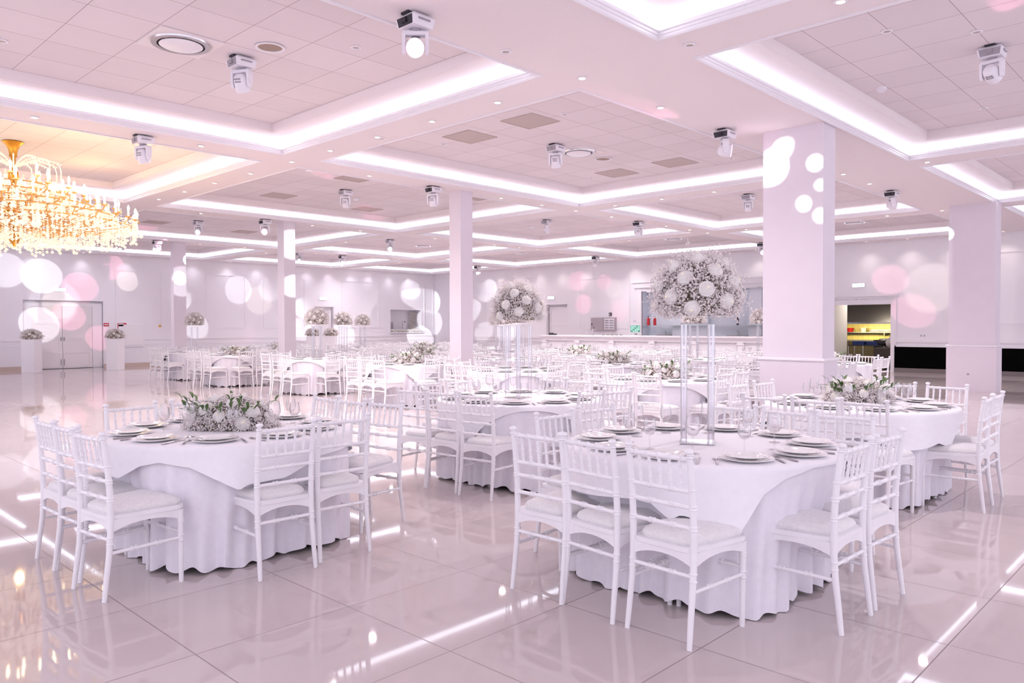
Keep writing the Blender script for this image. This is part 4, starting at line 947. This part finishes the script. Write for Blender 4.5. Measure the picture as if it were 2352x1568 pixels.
def tall_stand(seed, nb, roses, rot, far=False):
    t = empty('tall_bouquet'); r_ = random.Random(seed)
    MB().bbox(-.10, -.10, 0, .10, .10, .006, .002).build('base_plate', acryl_m, t)
    for sx in (-1, 1):
        for sy in (-1, 1):
            MB().lathe([(.0195, .008), (.0195, .70), (.0165, .70), (.0165, .008)], (sx*.078, sy*.078, 0), 14).build('acrylic_tube', acryl_m, t)
    MB().bbox(-.10, -.10, .70, .10, .10, .708, .003).build('top_plate', acryl_m, t)
    B, S = dome_gyp(seed, .235, .86, .245, .42, nb, .0060 if not far else .009)
    tag(B.build('gypsophila', gyp_m, t), kind='stuff'); tag(S.build('flower_stems', stem_m, t), kind='stuff')
    inner(.185, .85, .19, .5).build('shade_core', gap_shade_m, t)
    for k in range(roses):
        # spiral over the dome
        u = -.32+1.25*(k+.5)/roses; u = min(.97, u); sn = math.sqrt(max(0, 1-u*u)); th = k*2.39996+seed
        d = Vector((sn*math.cos(th), sn*math.sin(th), u)); q = 1.06
        put_rose(t, (d.x*.235*q, d.y*.235*q, .86+d.z*.245*q), d, 1.16 if not far else 1.0, k, not far)
    t.rotation_euler.z = rot
    return t
def leaf(b, p, d, l, w_, upv):
    d = Vector(d).normalized(); s = d.cross(Vector(upv)).normalized(); nn = s.cross(d)
    P = [Vector(p)+d*(l*t)+nn*(l*.18*math.sin(PI*t)) for t in (0, .25, .55, .8, 1)]; W = (0, .7, 1, .6, 0)
    vs = []
    for q, ww in zip(P, W): vs += [q-s*w_*ww+nn*w_*.25*ww, q, q+s*w_*ww+nn*w_*.25*ww]
    fs = []
    for i in range(4): fs += [(i*3, i*3+1, i*3+4, i*3+3), (i*3+1, i*3+2, i*3+5, i*3+4)]
    b.add(vs, fs, True)
def low_arr(seed, nb, far=False):
    t = empty('low_flower_arrangement'); r_ = random.Random(seed)
    B, S = MB(), MB()
    for k in range(nb):
        th = r_.uniform(0, 2*PI); u = r_.uniform(-.1, 1); u = max(0, u); sn = math.sqrt(1-u*u); q = r_.uniform(.78, 1.08)
        p = Vector((.30*q*sn*math.cos(th), .19*q*sn*math.sin(th), .012+.20*q*u))
        if k % 3 == 0: S.tube([p*.5, p], .001, 3, False, False)
        for i in range(r_.randint(3, 5)): B.octa(p+Vector((r_.gauss(0, .013), r_.gauss(0, .013), r_.gauss(0, .01))), (.006 if not far else .009)*r_.uniform(.7, 1.2))
    tag(B.build('gypsophila', gyp_m, t), kind='stuff'); tag(S.build('flower_stems', stem_m, t), kind='stuff')
    b = inner(1, 0, 1, 0); b.v = [(x*.23, y*.14, .003+.17*z) for x, y, z in b.v]; b.build('shade_core', gap_shade_m, t)
    for k in range(17):
        u = .02+.95*(k+.5)/17; sn = math.sqrt(1-u*u); th = k*2.39996+seed*.7
        p = Vector((.29*sn*math.cos(th), .18*sn*math.sin(th), .035+.185*u)); n_ = Vector((p.x/.09, p.y/.035, (p.z)/.02*.5)).normalized()
        put_rose(t, p*1.04, n_, 1.15+.15*math.sin(k*3), k, not far)
    b = MB()
    for k in range(18):
        th = r_.uniform(0, 2*PI); e = r_.uniform(.1, 1.0); base = Vector((.24*math.cos(th)*r_.uniform(.5, 1.1), .14*math.sin(th)*r_.uniform(.5, 1.1), .08+.06*e))
        d = Vector((math.cos(th), math.sin(th)*.8, e*.55+.1)); b.tube([base, base+d*.10], .0015, 4, False)
        for i in range(4): leaf(b, base+d*(.03+.03*i), d+Vector((r_.uniform(-.8, .8), r_.uniform(-.8, .8), r_.uniform(-.3, .5))), r_.uniform(.055, .09), r_.uniform(.010, .017), (0, 0, 1))
    tag(b.build('leaf_sprays', leaf_m, t), 'green leaf sprays', kind='stuff')
    return t
tall_near = tall_stand(3, 2300, 22, 0); tall_far = tall_stand(9, 700, 20, 0, True)
low_near = low_arr(4, 1700); low_far = low_arr(6, 420, True)
fl_used = {}
def place_flower(proto, loc, rz, lab, cat, group):
    o = proto if proto.name not in fl_used else copy_tree(proto); fl_used[proto.name] = 1
    o.location = loc; o.rotation_euler.z = rz; tag(o, lab, cat, group); return o

# tables: x, y, name, near?, flower
CHO = [(-1, o) for o in (.42, 0, -.42)]
TBL = [(4.05, 2.33, 'front right table', 2, 'T'), (2.44, 5.01, 'front left table', 2, 'L'), (5.41, 5.11, 'centre tall bouquet table', 2, 'T'), (7.05, 2.5, 'right table by big column', 2, 'L')]
L1 = [(8.7, 5.55), (8.85, 8.4), (9.1, 11.45), (9.3, 14.95), (9.15, 18.45), (9.45, 21.55)]
L2 = [(11.9, 5.4), (11.7, 8.6), (11.75, 11.5), (12.1, 14.6), (12.15, 18.2), (12.2, 21.6)]
L3 = [(14.25, 5.65), (14.6, 8.6), (14.65, 11.8), (15.0, 14.9), (15.1, 18.2), (15.2, 21.6)]
L4 = [(17.55, 8.5), (17.6, 11.8), (17.8, 14.9), (17.9, 18.2), (18.0, 21.6)]
NAMES = ['dance floor line', 'second line', 'third line', 'fourth line']
for li, (L_, par) in enumerate(((L1, 'LTLTLT'), (L2, 'TLTLTL'), (L3, 'LTLTLT'), (L4, 'T----'))):
    for j, (x, y) in enumerate(L_):
        TBL.append((x, y, '%s table from right, %s' % (ORD[j+1], NAMES[li]), 1 if (li == 0 and j < 3) else 0, par[j]))
tused = False
EXACT = {0: ((3.05,2.75,'L',0),(3.04,2.37,'L',-.12),(3.02,1.95,'L',-.07),(3.83,1.36,'N',-.03),(4.28,1.35,'N',-.07),(3.82,3.29,'F',-.03),(4.31,3.34,'F',-.12),(5.07,2.67,'R',0),(5.06,2.28,'R',-.08),(5.06,1.87,'R',.03)),
 3: ((5.95,2.88,'L',.09),(5.94,2.46,'L',.1),(6.02,2.07,'L',-.1),(6.94,1.47,'N',.05),(7.36,1.49,'N',0),(6.98,3.63,'F',-.05),(7.42,3.58,'F',-.1),(8.13,2.95,'R',0),(8.14,2.52,'R',0),(8.14,2.09,'R',-.1)),
 1: ((1.40,5.32,'L',.03),(1.41,4.98,'L',.09),(1.39,4.55,'L',.12),(2.33,4.06,'N',-.03),(2.76,4.10,'N',-.06),(3.48,5.47,'R',-.03),(3.48,5.09,'R',0),(3.54,4.70,'R',.12),(2.12,5.92,'F',0),(2.63,5.99,'F',.1)),
 2: ((4.41,5.54,'L',.1),(4.44,5.16,'L',.1),(4.45,4.74,'L',.12),(5.31,4.12,'N',-.03),(5.66,4.08,'N',-.15),(5.15,6.15,'F',.05),(5.52,6.09,'F',.1),(6.39,5.52,'R',0),(6.42,5.16,'R',0),(6.37,4.70,'R',-.05))}
for ti, (cx, cy, nm, near, fl) in enumerate(TBL):
    r_ = random.Random(100+ti)
    if near:
        o = tab0 if not tused else copy_tree(tab0); tused = True; o.location = (cx, cy, 0)
    else:
        o = bpy.data.objects.new('banquet_table', tfar); col.objects.link(o); o.location = (cx, cy, 0)
    tag(o, 'round banquet table under white linen, '+nm, 'table', 'round banquet tables')
    o = bpy.data.objects.new('floor_tablecloth', SK[ti % 3]); col.objects.link(o); o.location = (cx, cy, 0); o.rotation_euler.z = (ti % 4)*PI2
    tag(o, 'floor length gathered white cloth, '+nm, 'tablecloth', 'floor length tablecloths')
    ov = {0: OVF, 1: OVG, 3: OVE}.get(ti, OV[ti % 3])
    o = bpy.data.objects.new('overlay_cloth', ov); col.objects.link(o); o.location = (cx, cy, 0)
    tag(o, 'square white overlay cloth with hanging corners, '+nm, 'tablecloth', 'square overlay cloths')
    # chairs
    ch = []
    for o_ in (.42, 0, -.42):
        ch.append((-1, 0, -.785, o_, -PI2)); ch.append((1, 0, .785, o_, PI2))
    for o_ in (-.23, .23):
        ch.append((0, -1, o_, -.765, 0)); ch.append((0, 1, o_, .765, PI))
    Lc = []
    if ti in EXACT:
        ch = []
        for (mx_, my_, sd, jr) in EXACT[ti]:
            ux, uy, rz = {'L': (1, 0, -PI2), 'R': (-1, 0, PI2), 'N': (0, 1, 0), 'F': (0, -1, PI)}[sd]
            ch.append((0, 0, mx_+ux*.233-cx, my_+uy*.233-cy, rz+jr))
    for (_, _, dx, dy, rz) in ch:
        jx, jy, jr = (0, 0, 0) if ti in EXACT else (r_.gauss(0, .015), r_.gauss(0, .015), r_.gauss(0, .035))
        if any(abs(cx+dx-qx) < .42 and abs(cy+dy-qy) < .42 for qx, qy in ((10.3, 4.45), (10.3, 11.28), (10.16, 17.72), (10.16, 24.3))): continue
        # -x side chairs face +x: local +y -> +x is rz=-90deg
        X, Y = cx+dx+jx, cy+dy+jy; Lc.append((X, Y, rz+jr, px(X, Y, .5)))
    Lc.sort(key=lambda q: q[3][2])
    hn = len(Lc)//2
    for half, side in ((Lc[:hn], 'near side'), (Lc[hn:], 'far side')):
        half.sort(key=lambda q: q[3][0])
        for k, (X, Y, rz, q) in enumerate(half):
            if near:
                o = chair0 if not cused[0] else copy_tree(chair0); cused[0] = True
            else:
                o = bpy.data.objects.new('chiavari_chair', far_me); col.objects.link(o)
            o.location = (X, Y, 0); o.rotation_euler.z = rz
            tag(o, 'white chair %s, %s, %s' % (rank(k, len(half)), side, nm), 'chair', 'white spindle back chairs')
    # settings
    nset = 10; a0 = r_.uniform(0, .6) if ti else .26
    P = []
    for k in range(nset):
        a = a0+2*PI*k/nset+r_.gauss(0, .02); X, Y = cx+.615*math.cos(a), cy+.615*math.sin(a); P.append((X, Y, a, px(X, Y, ZT)))
    P.sort(key=lambda q: q[3][2])
    zc = ZT+.0065
    for half, side in ((P[:5], 'near edge'), (P[5:], 'far edge')):
        half.sort(key=lambda q: q[3][0])
        for k, (X, Y, a, q) in enumerate(half):
            o = plate_obj(); o.location = (X, Y, zc); tag(o, 'white charger plate %s, %s, %s' % (rank(k, 5), side, nm), 'plate', 'white charger plates')
            if near:
                o = bpy.data.objects.new('dinner_plate', plate2_me); col.objects.link(o); o.location = (X+r_.gauss(0, .004), Y+r_.gauss(0, .004), zc+.013)
                tag(o, 'dinner plate on charger, %s, %s, %s' % (rank(k, 5), side, nm), 'plate', 'white dinner plates')
            if near == 2:
                tx, ty = -math.sin(a), math.cos(a)
                for me, off, nn_ in ((fork_me, -.165, 'fork'), (knife_me, .16, 'knife')):
                    o = bpy.data.objects.new(nn_, me); col.objects.link(o); o.location = (X+tx*off, Y+ty*off, zc+.001); o.rotation_euler.z = a+PI2+r_.gauss(0, .12)+(.15 if off > 0 else -.1)
                    tag(o, 'steel %s beside plate %s, %s, %s' % (nn_, rank(k, 5), side, nm), nn_, 'steel cutlery')
            if near or k % 2 == 0:
                gx, gy = cx+.43*math.cos(a+.17), cy+.43*math.sin(a+.17)
                o = bpy.data.objects.new('wine_glass', glass_a if k % 2 else glass_b); col.objects.link(o); o.location = (gx, gy, zc)
                tag(o, 'stemmed glass behind plate %s, %s, %s' % (rank(k, 5), side, nm), 'glass', 'stemmed wine glasses')
    if fl == '-': pass
    elif fl == 'T':
        place_flower(tall_near if near == 2 else tall_far, (cx-(.02 if ti == 0 else 0), cy+(.02 if ti == 0 else 0), zc), R(31) if ti == 0 else R(0) if ti == 2 else r_.uniform(0, 1.5), 'tall rose and gypsophila bouquet on clear tubes, '+nm, 'bouquet', 'tall bouquets on acrylic stands')
    else:
        place_flower(low_near if near == 2 else low_far, (cx, cy, zc), R(-46) if near else R(-46)+r_.uniform(-.6, .6), 'low white rose arrangement with green leaves, '+nm, 'flower arrangement', 'low table arrangements')

# ------------------------------------------------------------------ pedestals with flowers by the left wall
ped = empty('flower_pedestal'); MB().bbox(-.21, -.21, 0, .21, .21, 1.08, .005).build('plinth', trim_m, ped)
pf = empty('pedestal_flowers'); B, S = dome_gyp(21, .3, .06, .26, .15, 420, .011); tag(B.build('gypsophila', gyp_m, pf), kind='stuff'); inner(.24, .05, .22, .2).build('shade_core', gap_shade_m, pf)
for k in range(14):
    u = -.05+1.0*(k+.5)/14; sn = math.sqrt(1-u*u); th = k*2.4; put_rose(pf, (.29*sn*math.cos(th), .29*sn*math.sin(th), .06+.25*u), (sn*math.cos(th), sn*math.sin(th), u), 1.2, k, False)
u1 = False
for (x, y, lb) in ((7.13, 28.4, 'left of the double door'), (9.55, 28.05, 'right of the double door'), (17.6, 28.6, 'far, left behind second slim column'), (18.5, 28.6, 'far, right behind second slim column')):
    o = ped if not u1 else copy_tree(ped); f = pf if not u1 else copy_tree(pf); u1 = True
    o.location = (x, y, 0); o.rotation_euler.z = R(43); f.location = (x, y, 1.082)
    tag(o, 'square white flower pedestal, '+lb, 'pedestal', 'white flower pedestals'); tag(f, 'dome of white roses on pedestal, '+lb, 'bouquet', 'pedestal bouquets')

# ------------------------------------------------------------------ bar
bxf = 22.8; t = empty('bar_counter', (bxf, 0, 0)); y0b, y1b = 9.9, 20.2
MB().box(.08, y0b, 0, .12, y1b, 1.0).build('front_panel', wall_m, t)
MB().bbox(-.14, y0b-.05, 1.06, .62, y1b+.05, 1.12, .01).build('counter_top', trim_m, t)
MB().box(-.06, y0b-.02, 1.0, .55, y1b+.02, 1.06).box(-.02, y0b, .92, .08, y1b, 1.0).build('cornice', trim_m, t)
MB().box(0.0, y0b, 0, .08, y1b, .12).build('plinth', trim_m, t)
MB().box(.12, y1b-.04, 0, .5, y1b, 1.0).build('end_panel', wall_m, t)
k = 0
for yy in (20.12, 18.45, 16.85, 15.1, 13.45, 11.75, 10.1):
    b = MB(); b.box(-.02, yy-.11, .12, .08, yy+.09, .84).box(-.05, yy-.13, .84, .08, yy+.11, .90).box(-.035, yy-.1, .90, .08, yy+.08, .95); b.build('pilaster', trim_m, t)
for a, c in ((18.6, 19.9), (17.0, 18.25), (15.25, 16.65), (13.6, 14.9), (11.9, 13.25)):
    b = MB(); b.box(.06, a, .82, .08, c, .86).box(.06, a, .18, .08, c, .22).box(.06, a, .22, .08, a+.04, .82).box(.06, c-.04, .22, .08, c, .82); b.build('panel_moulding', trim_m, t)
tag(t, 'long white panelled bar counter in front of right wall', 'bar counter')
zb = 1.12
t = empty('beer_tap', (bxf+.25, 17.9, zb)); MB().lathe([(.05, 0), (.05, .01), (.025, .02), (.022, .2), (.03, .21), (.03, .24), (1e-4, .25)], n=16).build('column', steel_m, t)
MB().tube([(-.0, .1, .22), (0, 0, .23), (0, -.1, .22), (0, -.12, .17)], .011, 8).build('spout', steel_m, t); MB().tube([(0, -.06, .24), (0, -.07, .31)], .010, 8).build('tap_handle', black_m, t)
tag(t, 'steel beer tap standing on the bar counter', 'beer tap')
t = empty('register_screen', (bxf+.25, 15.95, zb)); MB().bbox(-.1, -.16, 0, .12, .16, .02, .005).build('stand_base', white_m, t); MB().box(-.01, -.05, .02, .03, .05, .09).build('stand_neck', grey_m, t)
sc_ = MB().bbox(-.02, -.23, .08, .01, .23, .38, .008).build('monitor', white_m, t); MB().box(-.026, -.21, .12, -.021, .21, .365).build('screen', screen_m, sc_)
b = MB()
for i in range(4):
    for j in range(5):
        if (i*3+j*7) % 4: b.box(-.030, -.19+j*.076, .14+i*.055, -.027, -.13+j*.076, .175+i*.055)
b.build('screen_buttons', scr2_m, sc_)
tag(t, 'white till with green touch screen on bar counter', 'till')
t = empty('black_telephone', (bxf+.2, 19.85, zb)); MB().bbox(-.1, -.14, 0, .1, .14, .05, .01).build('body', black_m, t); MB().bbox(-.09, -.10, .055, -.04, .12, .085, .008).build('handset', black_m, t)
tag(t, 'small black telephone on the left end of bar', 'telephone')
for k, yy in enumerate((17.35, 17.15, 16.95, 16.75, 16.55)):
    t = empty('ashtray', (bxf+.2, yy, zb)); MB().lathe([(1e-4, .0), (.05, 0), (.055, .035), (.045, .035), (.04, .01), (1e-4, .008)], n=16).build('bowl', dsteel_m, t)
    tag(t, 'small dark dish on bar, %s of the row of five' % rank(k, 5), 'dish', 'dark dishes on the bar')
# fuse cabinet, socket, back bar
t = empty('fuse_cabinet', (WX, 0, 0)); b = MB(); b.bbox(-.12, 18.75, 1.28, -.003, 19.35, 1.82, .008); b.build('cabinet_case', cabin_m, t)
b = MB(); b.box(-.125, 18.8, 1.33, -.12, 19.3, 1.77); b.build('breaker_plate', white_m, t)
for i in range(4):
    for j in range(2): MB().box(-.14, 18.83+j*.24, 1.37+i*.1, -.125, 19.02+j*.24, 1.42+i*.1).build('breaker_row', grey_m, t)
dd = MB().bbox(-.15, 19.35, 1.28, -.12, 19.98, 1.82, .006).build('cabinet_door', cabin_m, t); MB().box(-.165, 19.9, 1.5, -.15, 19.94, 1.58).build('lock', black_m, dd)
tag(t, 'open grey fuse cabinet on wall above the bar', 'fuse cabinet')
t = empty('wall_speaker', (WX-.01, 19.05, 1.95)); MB().bbox(-.06, -.06, -.06, 0, .06, .07, .01).build('box', black_m, t); MB().lathe([(1e-4, -.064), (.04, -.062), (.04, -.06)], (0, 0, 0), 12, 'x').build('cone', grey_m, t)
tag(t, 'tiny black wall box above the fuse cabinet', 'speaker')
socket((WX, 17.85, 1.66), -PI/2, 'pale double socket on the wall beside niche', 2)
# niche contents: header, pilasters, glass shelf, panes
b = MB(); b.box(WX-.14, NY0-.35, NZ1+.12, WX+.02, NY1+.35, NZ1+.32).box(WX-.2, NY0-.45, NZ1+.32, WX+.02, NY1+.45, NZ1+.40).box(WX-.08, NY1, .95, WX+.02, NY1+.25, NZ1+.12).box(WX-.08, NY0-.25, .95, WX+.02, NY0, NZ1+.12).box(WX-.06, NY0, NZ1-.02, WX+.02, NY1, NZ1+.12)
for q in range(10): b.box(WX-.07, NY0+.3+q*.6, NZ1-.09+.05*abs(math.sin(q)), WX, NY0+.75+q*.6, NZ1)
trim(b)
for k, (a, c) in enumerate(((14.75, 16.3), (12.6, 13.1), (11.2, 12.1))):
    struct(MB().box(WX+.30, a, NZ0, WX+.44, c, NZ1).build('wall_right_niche_panel', mirror_m))
MB_sh = MB().box(WX+.02, NY0+.02, 1.47, WX+.30, NY1-.02, 1.485)
tag(MB_sh.build('glass_shelf', mat('shelf_glass', (.45, .58, .58), .1)), 'long thin glass shelf across the back bar niche', 'shelf')
for k, (yy, lb) in enumerate(((17.3, 'red fire extinguisher on glass shelf, left one'), (17.0, 'red fire extinguisher on glass shelf, right one'))):
    t = empty('fire_extinguisher', (WX+.14, yy, 1.487)); MB().lathe([(1e-4, 0), (.055, .0), (.058, .02), (.058, .24), (.045, .29), (.02, .31), (1e-4, .31)], n=18).build('cylinder', red_m, t)
    MB().lathe([(.02, .31), (.02, .34), (1e-4, .345)], n=10).box(-.05, -.012, .34, .02, .012, .36).build('valve', black_m, t); tag(t, lb, 'fire extinguisher', 'fire extinguishers')
t = empty('dark_bottle', (WX+.14, 13.45, 1.487)); MB().lathe([(1e-4, 0), (.045, 0), (.046, .2), (.02, .27), (.016, .36), (1e-4, .362)], n=16).build('bottle_glass', black_m, t); MB().lathe([(.047, .06), (.047, .15)], n=16).build('bottle_label', white_m, t)
tag(t, 'single dark bottle on the glass shelf behind front bouquet', 'bottle')
for a, c, lb in ((16.35, 16.85, 'left'), (13.15, 13.85, 'middle'), (12.15, 12.55, 'right')):
    t = empty('wash_basin', (WX+.2, (a+c)/2, NZ0)); h = (c-a)/2
    b = MB(); b.box(-.18, -h, 0, -.16, h, .16).box(.16, -h, 0, .18, h, .16).box(-.16, -h, 0, .16, -h+.02, .16).box(-.16, h-.02, 0, .16, h, .16).box(-.16, -h+.02, 0, .16, h-.02, .02); b.build('basin', dsteel_m, t)
    MB().tube([(.12, 0, .1), (.12, 0, .3), (.06, 0, .34), (0, 0, .3)], .01, 8).build('tap', steel_m, t); tag(t, 'steel basin in back bar niche, %s one' % lb, 'basin', 'steel basins in the back bar')
socket((WX+.30, 11.7, 1.25), -PI/2, 'double socket inside the right part of bar niche', 2)
